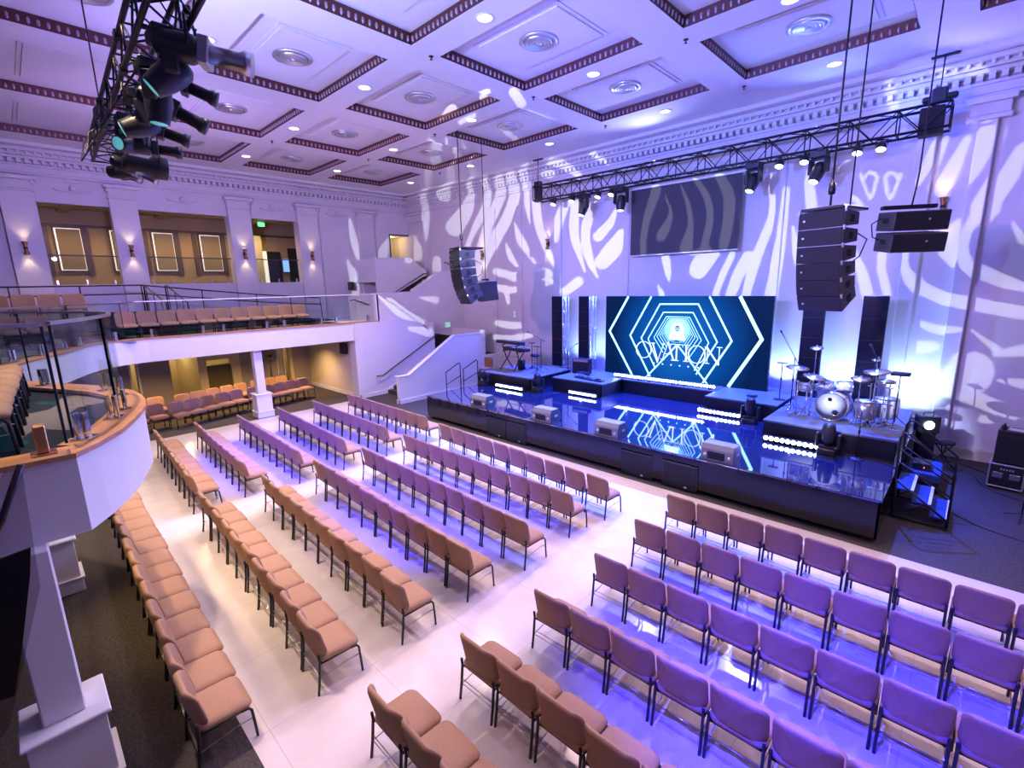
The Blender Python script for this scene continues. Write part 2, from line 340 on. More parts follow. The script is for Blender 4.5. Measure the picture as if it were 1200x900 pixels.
# cornices: stepped profile with a dentil row and an egg row
def cornice(name, along):
    steps = [(0.10, 8.55, 8.62), (0.16, 8.62, 8.70), (0.22, 8.80, 8.86), (0.46, 8.98, 9.06), (0.56, 9.06, 9.12), (0.70, 9.18, 9.24), (0.95, 9.30, 9.4)]
    core = [(0.14, 8.70, 8.98), (0.5, 9.06, 9.30), (0.62, 9.2, 9.35)]
    c = MB(); L0, L1 = (YB, YW) if along == 'y' else (-23.3, XR)
    for d, z0, z1 in steps + core:
        if along == 'y': c.box(XL, XL + d, L0, L1, z0, z1)
        else: c.box(L0, L1, YW - d, YW, z0, z1)
    t = (-3.0 if along == 'y' else -23.0)
    while t < (16.0 if along == 'y' else 4.0):
        if along == 'y': c.box(XL + .14, XL + .40, t, t + .11, 8.86, 8.98)
        else: c.box(t, t + .11, YW - .40, YW - .14, 8.86, 8.98)
        e = (XL + .60, t + .055, 9.15) if along == 'y' else (t + .055, YW - .60, 9.15)
        c.ball(e, 0.055, 6, (0.8, 0.8, 1.2)); t += .20
    return struct(name, c, 'wall')
cornice('trim_8', 'y'); cornice('trim_9', 'x')
# frieze swags between the capitals
w = MB()
for y in (2.3, 5.55, 8.95, 12.0):
    w.tube([(XL + 0.02, y + .5 * cos(a), 8.22 - 0.09 * sin(a)) for a in [pi * i / 10 for i in range(11)]], 0.045, 6)
    w.ball((XL + 0.02, y, 8.24), 0.12, 8); w.cbox(XL, XL + 0.05, y - 0.22, y + 0.22, 8.42, 8.47, 0.01)
struct('trim_10', w, 'wall')
# ceiling with coffers
CX = [(-21.35 + 4.15 * i, -18.05 + 4.15 * i) for i in range(6)]
CY = [(-2.95, -0.35), (0.50, 3.10), (3.95, 6.53), (7.25, 9.95), (10.70, 13.42)]
xs = sorted([-28, XR] + [v for c in CX for v in c]); yv = sorted([YB, YW] + [v for c in CY for v in c])
w = MB(); ZR = 9.62
for i in range(len(xs) - 1):
    for j in range(len(yv) - 1):
        x0, x1, y0, y1 = xs[i], xs[i + 1], yv[j], yv[j + 1]
        if (x0, x1) in CX and (y0, y1) in CY:
            w.add([(x0, y0, ZR), (x1, y0, ZR), (x1, y1, ZR), (x0, y1, ZR)], [(3, 2, 1, 0)])
            w.add([(x0, y0, ZC), (x1, y0, ZC), (x1, y1, ZC), (x0, y1, ZC), (x0, y0, ZR), (x1, y0, ZR), (x1, y1, ZR), (x0, y1, ZR)], [(0, 1, 5, 4), (1, 2, 6, 5), (2, 3, 7, 6), (3, 0, 4, 7)])
            for ins, zz in ((0.52, 9.60), (0.60, 9.57)):                # stepped inner panel
                a, b, c, d = x0 + ins, x1 - ins, y0 + ins, y1 - ins
                w.box(a, b, c, d, zz, ZR)
        else: w.add([(x0, y0, ZC), (x1, y0, ZC), (x1, y1, ZC), (x0, y1, ZC)], [(3, 2, 1, 0)])
struct('ceiling', w, 'plaster')
struct('roof_slab', MB().box(-28, XR + .3, YB - .3, YW + .3, 9.75, 9.9), 'plaster')
k = 10
for (x0, x1) in CX:
    for (y0, y1) in CY:
        if y1 < 0 and x0 > -10: continue
        k += 1; w = MB(); i = 0.022
        o = [(x0, y0), (x1, y0), (x1, y1), (x0, y1)]; n = [(x0 + i, y0 + i), (x1 - i, y0 + i), (x1 - i, y1 - i), (x0 + i, y1 - i)]
        vs = [(x, y, ZC + 0.004) for x, y in o] + [(x, y, ZC + 0.215) for x, y in n]
        w.add(vs, [(a, (a + 1) % 4, 4 + (a + 1) % 4, 4 + a) for a in range(4)])
        for a in range(4):
            p, q = V((*o[a], ZC)), V((*o[(a + 1) % 4], ZC)); d = (q - p).normalized()
        m = struct('trim_%d' % k, w, 'bronze')
        e = MB()
        for a in range(4):
            p, q = V(((o[a][0] + n[a][0]) / 2, (o[a][1] + n[a][1]) / 2, ZC + 0.095)), V(((o[(a + 1) % 4][0] + n[(a + 1) % 4][0]) / 2, (o[(a + 1) % 4][1] + n[(a + 1) % 4][1]) / 2, ZC + 0.095))
            cnt = int((q - p).length / 0.135)
            for s in range(cnt):
                e.ball(p.lerp(q, (s + .5) / cnt), 0.034, 6, (1, 1, 1.9))
        tag(e.build('egg_moulding', 'egg', m), kind='structure')
# round ceiling diffusers and downlights
colname = ['over the left balcony', 'second from the left wall', 'third from the left wall', 'over the stage centre line', 'right of the stage centre line', 'at the far right']
vent0 = None
for ci, (x0, x1) in enumerate(CX[:5]):
    for ri, (y0, y1) in enumerate(CY[1:]):
        if (ci, ri) not in ((2, 0), (2, 1), (3, 2), (4, 3), (1, 1), (2, 2), (2, 3), (0, 1), (3, 3), (1, 2), (1, 3), (0, 2), (0, 3)): continue
        lab = 'round ceiling diffuser, coffer %s, %s row from stage' % (colname[ci], ordn(4 - ri))
        loc = ((x0 + x1) / 2, (y0 + y1) / 2 - .05, 9.57)
        if vent0 is None:
            vent0 = thing('ceiling_diffuser', lab, 'air vent', loc, group='ceiling air diffusers')
            m = MB(); m.lathe([(0.40, 0), (0.40, -0.03), (0.33, -0.05), (0.31, 0.0)], 28); m.build('flange', 'alu', vent0)
            m = MB()
            for r in (0.27, 0.20, 0.13): m.lathe([(r + .035, 0.02), (r + .02, -0.055), (r, -0.07), (r - .01, -0.06)], 24)
            m.lathe([(0.06, 0.0), (0.06, -0.075), (0.0, -0.08)], 16); m.build('ring_core', 'alu', vent0)
            MB().lathe([(0.31, 0.01), (0.0, 0.012)], 24).build('throat', 'rubber', vent0)
        else: dup(vent0, loc, label=lab, group='ceiling air diffusers')
LX = [-19.75, -15.55, -11.4, -7.12, -3.0]; LY = [3.52, 6.9, 10.38, 14.0]
lcol = ['over the left balcony', 'over the left seating', 'over the middle seating', 'on the stage centre line', 'over the right seating']
dl0 = None
for i, x in enumerate(LX):
    for j, y in enumerate(LY):
        if (j == 0 and i > 2) or (i == 4 and j < 1): continue
        lab = 'round lit recessed downlight %s, %s beam from the stage' % (lcol[i], ordn(4 - j))
        if dl0 is None:
            dl0 = thing('ceiling_downlight', lab, 'ceiling light', (x, y, ZC), group='recessed ceiling downlights')
            MB().lathe([(0.17, 0.0), (0.17, -0.015), (0.14, -0.02), (0.135, 0.0)], 22).build('trim_ring', 'white', dl0)
            MB().lathe([(0.135, -0.008), (0.0, -0.008)], 20).build('lens', 'warmlamp', dl0)
        else: dup(dl0, (x, y, ZC), label=lab, group='recessed ceiling downlights')
sp = None
for i, (x, y) in enumerate(((-9.0, 7.1), (-13.2, 10.4), (-9.0, 10.4), (-4.9, 10.4), (-4.9, 13.8), (-9.0, 13.8), (-17.3, 13.8), (-17.3, 10.4), (-17.3, 6.9))):
    lab = 'tiny dark ceiling sprinkler at the beam crossing near %s' % ('the front truss', 'the left line array', 'the middle coffers', 'the right coffers', 'the stage truss right half', 'the stage truss left half', 'the far left corner', 'the left coffers', 'the left lounge')[i]
    if sp is None:
        sp = thing('sprinkler', lab, 'sprinkler', (x, y, ZC), group='ceiling sprinklers')
        m = MB(); m.lathe([(0.05, 0), (0.05, -0.012), (0.015, -0.02), (0.015, -0.06), (0.035, -0.07), (0.0, -0.075)], 10); m.build('body', 'black', sp)
    else: dup(sp, (x, y, ZC), label=lab)
# ------------------------------------------------------------------ lounge behind the left openings
w = MB(); w.box(-27.3, xa, -2, 13, 4.72, 4.95); struct('floor_lounge', w, 'carpet')
w = MB(); w.box(-27.3, xa, -2, 13, 8.0, 8.1)
for y in (2.2, 5.4, 9.0): w.box(-27.3, xa, y - .18, y + .18, 7.86, 8.0)
w.box(-25.7, -25.3, -2, 13, 7.88, 8.0); struct('ceiling_lounge', w, 'loungec')
w = MB(); w.box(-27.3, -27.0, -2, 13, 4.95, 8.0); w.box(-27, xa, 11.6, 11.8, 4.95, 8.0); w.box(-27, xa, -2.2, -2, 4.95, 8.0)
w.box(-27.0, -26.9, -2, 11.6, 4.95, 5.1); struct('wall_lounge', w, 'lounge')
w = MB(); w.box(-27, -26.93, -2, 11.6, 7.33, 7.42)
for y in (0.6, 1.55, 2.75, 4.75, 5.95, 6.65, 7.85): w.box(-27, -26.9, y - .09, y + .09, 5.4, 7.35)
struct('trim_50', w, 'darkwood')
n = 0
for y0, y1 in ((0.55, 1.42), (1.82, 2.62), (3.55, 4.0), (5.02, 5.8), (6.85, 7.7)):
    n += 1; w = MB(); z0, z1 = 5.60, 7.26
    w.box(-26.96, -26.86, y0 - .06, y1 + .06, z0 - .06, z0); w.box(-26.96, -26.86, y0 - .06, y1 + .06, z1, z1 + .06); w.box(-26.96, -26.86, y0 - .06, y0, z0, z1); w.box(-26.96, -26.86, y1, y1 + .06, z0, z1)
    f = struct('window_%d' % n, w, 'darkwood')
    tag(MB().box(-26.92, -26.90, y0, y1, z0, z1).build('daylight', 'daylight', f), kind='structure')
    b = MB(); b.box(-26.895, -26.875, y0 + .05, y1 - .02, z0 + .03, z1 - .03); b.tube([(-26.88, y0 + .05, z0 + .05), (-26.88, y1 - .05, z0 + .05)], 0.015, 6); tag(b.build('blind', 'blind', f), kind='structure')
w = MB(); w.box(-26.95, -26.9, 9.83, 10.5, 4.95, 6.6); w.box(-26.95, -26.9, 10.9, 11.5, 4.95, 6.8); struct('door_2', w, 'rubber')
w = MB(); w.box(-26.9, -26.88, 9.5, 9.8, 4.95, 6.6); struct('door_3', w, 'daylight')
w = MB(); w.box(-26.4, -26.3, 8.6, 9.4, 4.95, 7.3); struct('trim_51', w, 'cream')
t = thing('wall_display', 'small glowing blue screen on the lounge wall beyond the third opening', 'screen', (-26.88, 10.7, 5.9))
MB().cbox(0, 0.05, -0.18, 0.18, -0.35, 0.35, 0.01).build('frame', 'blackp', t); MB().box(0.05, 0.055, -0.16, 0.16, -0.33, 0.33).build('panel', 'bluescreen', t)
e = thing('exit_sign', 'green glowing exit sign hanging in the lounge beyond the third opening', 'exit sign', (-25.2, 9.1, 7.72))
MB().cbox(-.02, .02, -.15, .15, -.09, .09, .01).build('housing', 'greenlamp', e); MB().tube([(0, 0, .09), (0, 0, .28)], .012, 6).build('stem', 'black', e)
for k, (y, x) in enumerate(((1.9, -24.6), (1.7, -26), (4.7, -24.6), (6.2, -24.6), (4.6, -26), (6.7, -26.2), (8.7, -24.6))):
    d = thing('ceiling_downlight', 'tiny warm downlight in the lounge ceiling, number %s behind the %s opening' % ('front', '') if False else ['small warm lounge downlight near the front of the first opening', 'small warm lounge downlight at the back of the first opening', 'small warm lounge downlight at the front left of the second opening', 'small warm lounge downlight at the front right of the second opening', 'small warm lounge downlight at the back left of the second opening', 'small warm lounge downlight at the back right of the second opening', 'small warm lounge downlight inside the third opening'][k], 'ceiling light', (x, y, 8.0), group='lounge downlights')
    MB().lathe([(0.09, 0), (0.09, -.01), (0, -.012)], 12).build('lens', 'warmlamp', d)
# glass rails of the lounge openings
for i, (y0, y1) in enumerate(OP):
    t = thing('glass_railing', 'frameless glass railing with brown handrail across the %s lounge opening' % ('first' if i == 0 else 'wide middle' if i == 1 else 'third'), 'railing', (XL - .15, 0, 4.97), group='lounge glass railings')
    MB().box(-.008, .008, y0 + .03, y1 - .03, 0.02, 1.0).build('pane', 'glass', t)
    MB().cbox(-.03, .03, y0, y1, 1.0, 1.04, .008).build('handrail', 'darkwood', t)
    c = int((y1 - y0) / .55)
    for q in range(c):
        yy = y0 + .2 + (y1 - y0 - .4) * q / max(1, c - 1); MB().cbox(-.03, .03, yy - .03, yy + .03, 0, .17, .006).build('clamp', 'steel', t)
# ------------------------------------------------------------------ balcony
EDGE = [(-5.54, YB), (-5.54, 0.22), (-5.8, .41), (-6.17, .62), (-6.55, .77), (-6.9, .89), (-7.34, 1.02), (-7.75, 1.08), (-8.15, 1.10), (-8.6, 1.08), (-9.1, .96), (-9.6, .76), (-10.1, .52), (-10.6, .28), (-11.2, .03), (-11.9, -.15), (-12.6, -.21), (-13.3, -.17), (-13.9, -.05), (-14.5, .14), (-15.1, .42), (-15.7, .72), (-16.4, 1.0), (-17.1, 1.28), (-17.7, 1.6), (-18.15, 2.0), (-18.42, 2.45), (-18.5, 2.9), (-18.5, 11.0)]
def offset(poly, d):                                                # to the balcony side
    out = []
    for i, p in enumerate(poly):
        a = V((*poly[max(0, i - 1)], 0)); b = V((*poly[min(len(poly) - 1, i + 1)], 0)); t = (b - a).normalized()
        out.append((p[0] - t.y * d * 1, p[1] + t.x * d))
    return out
IN = offset(EDGE, .34)
def band(path_o, path_i, z0, z1):
    m = MB(); n = len(path_o); vs = []
    for (a, b), (c, d) in zip(path_o, path_i): vs += [(a, b, z0), (a, b, z1), (c, d, z1), (c, d, z0)]
    fs = []
    for i in range(n - 1):
        for k in range(4): fs.append((i * 4 + k, i * 4 + (k + 1) % 4, (i + 1) * 4 + (k + 1) % 4, (i + 1) * 4 + k))
    fs += [(0, 1, 2, 3), tuple((n - 1) * 4 + k for k in (3, 2, 1, 0))]
    return m.add(vs, fs)
struct('wall_balcony_front', band(offset(EDGE, .03), offset(EDGE, .2), 2.5, 3.2), 'white')
struct('trim_52', band(EDGE, IN, 3.2, 3.245), 'wood')
fl = MB(); pts = offset(EDGE, .2)
for (a, b), (c, d) in zip(pts, pts[1:]): fl.add([(a, b, 3.17), (c, d, 3.17), (max(-23.3, -23.3) if c <= -18.3 else c, d if c <= -18.3 else YB, 3.17), (-23.3 if a <= -18.3 else a, b if a <= -18.3 else YB, 3.17)], [(0, 1, 2, 3)])
fl.add([(-23.3, YB, 3.17), (-18.3, YB, 3.17), (-18.3, 2.6, 3.17), (-23.3, 2.6, 3.17)], [(0, 1, 2, 3)])
struct('floor_balcony', fl, 'patcarpet')
sf = MB()
for v in fl.v: sf.v.append((v[0], v[1], 2.5))
sf.f = list(fl.f); sf.sm = list(fl.sm)
sf.add([(-23.3, 2.6, 2.5), (-18.45, 2.6, 2.5), (-18.45, 9.95, 2.5), (-23.3, 9.95, 2.5)], [(0, 1, 2, 3)])
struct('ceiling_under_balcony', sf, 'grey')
w = MB(); w.box(-23.3, -19.15, 11.0, 16.2, 3.0, 3.19); w.box(-23.3, -18.70, 9.9, 11.0, 2.97, 3.19); struct('floor_landing', w, 'white')
# tiers behind the balcony seats
w = MB(); w.box(XL, -20.2, YB, 1.95, 3.17, 3.78); w.box(XL, -21.5, 1.95, 3.45, 3.17, 3.95); w.box(-21.5, -21.25, 1.95, 2.5, 3.17, 3.5)
w.add([(XL, 3.45, 3.95), (-21.5, 3.45, 3.95), (-21.5, 10.9, 3.18), (XL, 10.9, 3.18), (-21.5, 3.45, 3.17)], [(0, 1, 2, 3), (1, 4, 2)])
for s in range(3): w.box(-21.5, -20.9, 3.5 + .0 + .28 * s, 3.78 + .28 * s, 3.17, 3.75 - .2 * s)
struct('floor_tier', w, 'patcarpet')
# glass railing of the balcony: separate panes on clamps
gp = offset(EDGE, .2)
def chain(i0, i1): return gp[i0:i1 + 1]
def glass_run(label, seg, z0=3.245, z1=4.38, edges=True, clamps=2, thick=.012, railmat='steel', cl='chrome'):
    mid = seg[len(seg) // 2]; t = thing('glass_railing', label, 'railing', (mid[0], mid[1], z0), group='balcony glass railings')
    L = [(x - mid[0], y - mid[1]) for x, y in seg]; b = offset(L, thick)
    pane = band(L, b, 0.06, z1 - z0 - .03).build('pane', 'glass', t)
    for q in ((0, -1) if edges else ()): MB().cbox(L[q][0] - .011, L[q][0] + .011, L[q][1] - .011, L[q][1] + .011, .06, z1 - z0 - .03, .003).build('edge', 'glassedge', pane)
    band(offset(L, -.014), offset(L, .026), z1 - z0 - .032, z1 - z0).build('handrail', railmat, t)
    tot = [0]
    for p, q in zip(L, L[1:]): tot.append(tot[-1] + math.hypot(q[0] - p[0], q[1] - p[1]))
    for c in range(clamps):
        d = tot[-1] * (c + .5) / clamps if clamps > 2 else tot[-1] * (.15 + .7 * c / max(1, clamps - 1))
        for i in range(len(L) - 1):
            if tot[i] <= d <= tot[i + 1]:
                f = (d - tot[i]) / (tot[i + 1] - tot[i]); x = L[i][0] + (L[i + 1][0] - L[i][0]) * f; y = L[i][1] + (L[i + 1][1] - L[i][1]) * f
                a = math.atan2(L[i + 1][1] - L[i][1], L[i + 1][0] - L[i][0]); break
        m = MB(); mt = rotm(0, 0, a, (x, y, 0)); m.cbox(-.04, .04, -.05, -.013, .01, .26, .008, mt); m.cbox(-.04, .04, .018, .05, .01, .26, .008, mt); m.cbox(-.085, .085, -.085, .085, 0, .018, .005, mt)
        m.build('clamp', cl, t)
    return t
glass_run('clear glass balcony panel along the near straight side with oak cap', [(gp[1][0], -.85), (gp[1][0], -.4), (gp[1][0], gp[1][1] - .03)], clamps=2, cl='brass')
glass_run('curved glass balcony panel at the near corner over the bulging oak cap', chain(2, 5), clamps=2)
glass_run('curved glass balcony panel round the outermost bulge of the near balcony', chain(5, 9), clamps=2)
glass_run('curved glass balcony panel on the far flank of the near bulge', chain(9, 13), clamps=2)
glass_run('curved glass balcony panel in the hollow between the two bulges', chain(13, 18), clamps=3)
glass_run('curved glass balcony panel rising towards the left balcony', chain(18, 23), clamps=3)
glass_run('curved glass balcony panel at the corner of the left balcony', chain(23, 26), clamps=2)
for q in range(4):
    y0 = 2.75 + q * 2.05
    glass_run('clear glass panel on the straight left balcony front, %s from its curved corner' % ordn(q + 1), [(-18.7, y0), (-18.7, y0 + .7), (-18.7, y0 + 1.4), (-18.7, y0 + 2.04)], clamps=2, railmat='white', edges=False)
w = MB(); w.cbox(-18.85, -18.5, 10.95, 11.08, 3.2, 4.36, .01); w.box(-20.9, -18.85, 10.97, 11.06, 3.17, 4.3); struct('trim_53', w, 'white')
# columns under the balcony
def column(name, x, y, label):
    t = thing(name, label, 'column', (x, y, 0), group='columns under the balcony')
    m = MB(); m.cbox(-.29, .29, -.29, .29, 0, .22, .012); m.cbox(-.265, .265, -.265, .265, .22, .86, .006); m.cbox(-.31, .31, -.31, .31, 0.22, 0.245, .008); m.cbox(-.30, .30, -.30, .30, .86, .9, .01); m.build('plinth', 'white', t)
    m = MB(); m.cbox(-.145, .145, -.145, .145, .9, 2.5, .012); m.build('shaft', 'white', t); return t
column('balcony_column', -18.77, 6.05, 'white square column on a plinth under the straight left balcony')
column('balcony_column', -5.56, -.22, 'nearest white square column on a broad plinth below the curved balcony')
column('balcony_column', -9.98, -.12, 'white column plinth on the dark carpet behind the nearest column')
column('balcony_column', -14.4, -.35, 'white square column under the hollow of the curved balcony')
# under-balcony end wall, stair walls
w = MB(); w.box(-23.3, -18.95, 9.9, 10.05, 0, 2.95); struct('wall_balcony_end', w, 'cream')
w = MB(); w.box(-23.3, -19, 9.87, 9.9, 0, .16); w.box(-19.05, -18.47, 9.83, 9.9, 0, .16); struct('baseboard_end', w, 'white')
Tyz = Matrix(((0, 0, 1, 0), (1, 0, 0, 0), (0, 1, 0, 0), (0, 0, 0, 1)))   # prism drawn in (y, z), extruded along x
w = MB(); w.prism([(9.88, 0), (13.8, 0), (13.8, 2.5), (11.08, 4.35), (11.0, 4.35), (11.0, 3.2), (9.88, 3.2)], -18.66, -18.5, Tyz); w.cbox(-19.0, -18.48, 9.82, 10.2, 0, 2.99, .01)
struct('wall_stair_left', w, 'wall')
w = MB(); w.prism([(10.36, 0), (15.1, 0), (15.1, 2.46), (13.34, 2.48), (10.9, 1.08), (10.36, 1.1)], -16.42, -16.27, Tyz); w.prism([(10.34, 1.1), (10.9, 1.08), (13.34, 2.48), (15.1, 2.46), (15.1, 2.5), (13.32, 2.53), (10.88, 1.13), (10.34, 1.14)], -16.45, -16.24, Tyz)
w.box(-16.44, -16.29, 15.1, 16.29, 0, 1.42); struct('wall_stair_right', w, 'white')
w = MB(); w.prism([(10.33, 0), (15.1, 0), (15.1, .17), (10.33, .17)], -16.27, -16.24, Tyz); w.prism([(10.33, 0), (10.36, 0), (10.36, .17), (10.33, .17)], -16.45, -16.24, Tyz)
w.prism([(9.85, 0), (11.0, 0), (11.0, .17), (9.85, .17)], -18.5, -18.47, Tyz); w.prism([(11.0, .0), (11.0, .17), (11.25, .2), (13.7, 1.55), (13.7, 1.35), (11.3, .0)], -18.5, -18.47, Tyz); struct('baseboard_stair', w, 'white')
w = MB()
for s in range(9): w.box(-18.5, -16.42, 11.2 + .3 * s, 13.9, .155 * s, .155 * (s + 1))
w.box(-21, -16.42, 13.78, 16.28, 0, 1.395); struct('floor_stair', w, 'carpet')
w = MB(); w.box(-18.5, -16.3, 15.06, 15.2, 1.39, 2.62); w.box(-21.0, -18.5, 13.8, 13.95, 1.39, 2.98); struct('wall_landing', w, 'wall')
w = MB(); w.prism([(12.75, 3.17), (13.3, 3.17), (13.84, 4.36), (15.7, 5.25), (15.7, 5.40), (14.75, 6.04), (12.75, 6.04)], -21.42, -21.3, Tyz); w.box(XL, -21.42, 12.75, 12.87, 4.9, 6.04)
w.prism([(12.73, 6.03), (14.75, 6.03), (15.72, 5.37), (15.72, 5.44), (14.77, 6.09), (12.73, 6.09)], -21.46, -21.26, Tyz); struct('wall_stair_upper', w, 'white')
w = MB(); w.prism([(11.06, 3.0), (16.29, 2.0), (16.29, 5.3), (14.8, 5.28), (13.2, 4.42), (11.06, 4.40)], -19.15, -19.0, Tyz); struct('wall_stair_inner', w, 'wall')
w = MB(); w.prism([(13.2, 4.42), (14.8, 5.28), (16.29, 5.3), (16.29, 5.35), (14.78, 5.34), (13.17, 4.48)], -19.18, -18.97, Tyz); w.prism([(13.82, 4.36), (15.7, 5.25), (15.7, 5.31), (13.8, 4.43)], -21.3, -21.22, Tyz); struct('trim_54', w, 'white')
w = MB()
for s in range(9): w.box(-21.3, -19.15, 13.2 + .28 * s, 16.28, 3.2 + .2 * s, 3.2 + .2 * (s + 1))
struct('floor_stair_upper', w, 'cream')
w = MB(); w.box(XL, -21.4, 12.9, 16.28, 4.95, 5.15); struct('floor_landing_upper', w, 'carpet')
w = MB(); w.box(-25, xa, 14.9, 16.3, 5.0, 5.15); w.box(-25.1, -25, 14.8, 16.4, 5.1, 7.5); w.box(-25, xa, 16.25, 16.4, 5.1, 7.5); w.box(-25, xa, 14.8, 14.94, 5.1, 7.5); w.box(-25, xa, 14.8, 16.4, 7.4, 7.5); struct('wall_passage', w, 'cream')
w = MB()
for a in ((14.90, 14.96, 5.15, 7.45), (16.2, 16.26, 5.15, 7.45), (14.90, 16.26, 7.38, 7.45)): w.box(XL - .02, XL + .03, *a)
struct('door_4', w, 'darkwood')
def handrail(label, pts, parent_loc=(0, 0, 0), brackets=2, r=.024):
    t = thing('handrail', label, 'handrail', pts[0]); p0 = V(pts[0]); L = [V(p) - p0 for p in pts]
    MB().tube(L, r, 8).build('rail', 'handrail_dark', t)
    for k in range(brackets):
        f = (k + .5) / brackets; i = min(len(L) - 2, 1 if len(L) > 2 else 0); p = L[i].lerp(L[i + 1], f)
        MB().tube([p, p + V((-.02, 0, -.06)), p + V((-.09, 0, -.07))], .01, 6).build('bracket', 'handrail_dark', t)
    return t
handrail('black handrail climbing the pale stair wall left of the blue wall', [(-18.4, 10.65, .86), (-18.4, 10.98, .86), (-18.4, 13.85, 2.3), (-18.4, 13.98, 2.3)], brackets=3)
handrail('black handrail on the upper stair flight by the corner door', [(-21.21, 13.4, 4.2), (-21.21, 13.75, 4.42), (-21.21, 15.5, 5.3), (-21.21, 15.7, 5.3)])
handrail('black handrail sloping against the stage wall above the inner stair', [(-18.9, 15.05, 5.75), (-18.9, 15.25, 5.75), (-18.9, 16.15, 5.2)])
handrail('short dark handrail beside the glass at the left balcony end', [(-18.95, 10.0, 4.12), (-18.95, 10.2, 4.15), (-18.95, 10.9, 3.9)])
# black rail of the raised cross aisle
t = thing('guard_rail', 'black two bar guard rail on the raised aisle along the left wall', 'railing', (-21.5, 3.4, 3.9))
top = [(0, -6.5, .98), (0, 0.05, 1.0), (0, 3.82 - 3.4, .58), (0, 6.5, .34), (0, 6.52, -.5)]
top = [(0, -6.5, .98), (0, .05, 1.0), (0, 3.83, .57), (0, 6.5, .34), (0, 6.55, -.62)]
MB().tube(top, .024, 8).build('top_rail', 'black', t)
MB().tube([(0, -6.5, .68), (0, .05, .70), (0, 3.83, .27), (0, 6.5, .04)], .018, 8).build('mid_rail', 'black', t)
for y, z in ((-6.5, .98), (-4.9, .98), (-3.25, .98), (-1.6, .98), (.05, 1.0), (1.9, .80), (3.83, .57), (5.2, .45)): MB().tube([(0, y, z), (0, y, z - 1.0)], .02, 6).build('post', 'black', t)
for s, yy in ((0, .12), (1, .75)):
    t = thing('guard_rail', 'black sloping rail on the %s side of the short aisle stair' % ('near' if s == 0 else 'far'), 'railing', (-21.45, 3.4 + yy, 3.9))
    MB().tube([(0, 0, -.1), (0, 0, .98), (.25, .0, .98), (1.0, .35, .4), (1.2, .35, .4), (1.2, .35, -.6)], .022, 8).build('top_rail', 'black', t)
    for q in range(3): MB().tube([(.3 + .3 * q, .14 * q, .94 - .24 * q), (.3 + .3 * q, .14 * q, -.2 - .2 * q)], .014, 6).build('baluster', 'black', t)
# sconces
sc0 = None
def sconce(loc, face, label):
    global sc0
    rz = 0 if face == 'x' else -pi / 2
    if sc0 is None:
        sc0 = thing('wall_sconce', label, 'wall lamp', loc, (0, 0, rz), group='brass wall sconces')
        MB().cbox(0, .02, -.05, .05, -.10, .10, .006).build('back_plate', 'black', sc0)
        mt = rotm(t=(.11, 0, 0)); m = MB()
        m.lathe([(.085, .21), (.035, .04), (.035, -.04), (.085, -.21)], 16, mt, caps=False); m.tube([(0, 0, 0), (.08, 0, 0)], .02, 6); m.build('shade', 'brass', sc0)
        m = MB(); m.lathe([(.052, -.03), (.047, .03)], 16, mt); m.build('collar', 'black', sc0)
        m = MB(); m.ball((.11, 0, .14), .035, 8); m.ball((.11, 0, -.14), .035, 8); m.build('bulb', 'sconce', sc0)
        o = sc0
    else: o = dup(sc0, loc, (0, 0, rz), label)
    n = V((1, 0, 0)) if face == 'x' else V((0, -1, 0))
    for s in (1, -1): spot('sconce_light', V(loc) + n * .12 + V((0, 0, .16 * s)), V(loc) + n * .06 + V((0, 0, 3 * s)), 45, (1.0, .72, .42), 80, .8, .03)
for y, l in ((.79, 'leftmost brass sconce on the column left of the first lounge opening'), (3.6, 'brass sconce on the column between first and second lounge openings'), (7.5, 'brass sconce on the column between second and third lounge openings'), (10.45, 'brass sconce on the column right of the third lounge opening')):
    sconce((XL + .22, y, 6.17), 'x', l)
sconce((-17.4, YW - .01, 6.05), 'y', 'brass sconce on the stage wall behind the left sub hangers'); sconce((-13.35, YW, 6.27), 'y', 'brass sconce on the stage wall below the left truss end'); sconce((-.86, YW, 6.25), 'y', 'brass sconce on the stage wall behind the right hanging cabinets')
# exit signs on the stage wall, wall loudspeakers
for loc, l in (((-18.97, 15.12, 2.74), 'small pale exit sign on the wall above the stair landing'), ((-15.26, YW - .03, 3.29), 'small pale green exit sign on the stage wall behind the keyboards')):
    e = thing('exit_sign', l, 'exit sign', loc, (0, 0, pi / 2 if loc[0] < -18 else 0), group='stage wall exit signs'); MB().cbox(-.17, .17, -.05, .03, -.13, .13, .012).build('housing', 'white', e); MB().box(-.15, .15, -.054, -.05, -.11, .11).build('panel', 'exitlamp', e)
    m = MB(); y = -.056
    def stroke(m, x0, z0, x1, z1, w=.012, y=y):
        a = V((x0, 0, z0)); b = V((x1, 0, z1)); d = (b - a).normalized(); nn = V((-d.z, 0, d.x)) * w; d = d * w * .5
        m.add([a - nn - d + V((0, y, 0)), b - nn + d + V((0, y, 0)), b + nn + d + V((0, y, 0)), a + nn - d + V((0, y, 0))], [(0, 1, 2, 3)])
    for seg in ((-.13, -.06, -.13, .06), (-.13, .06, -.08, .06), (-.13, 0, -.09, 0), (-.13, -.06, -.08, -.06), (-.06, -.06, 0, .06), (-.06, .06, 0, -.06), (.03, -.06, .03, .06), (.06, .06, .13, .06), (.095, .06, .095, -.06)): stroke(m, *seg)
    m.build('lettering', 'exitink', e)
t = thing('wall_loudspeaker', 'small black loudspeaker on the end wall under the balcony', 'loudspeaker', (-19.35, 9.88, 2.12)); MB().cbox(-.15, .15, -.26, -.04, -.24, .24, .012).build('cabinet', 'blackp', t); MB().box(-.13, .13, -.265, -.26, -.22, .22).build('grille', 'grille', t); MB().tube([(0, -.04, 0), (0, .02, 0)], .03, 8).build('bracket', 'black', t)
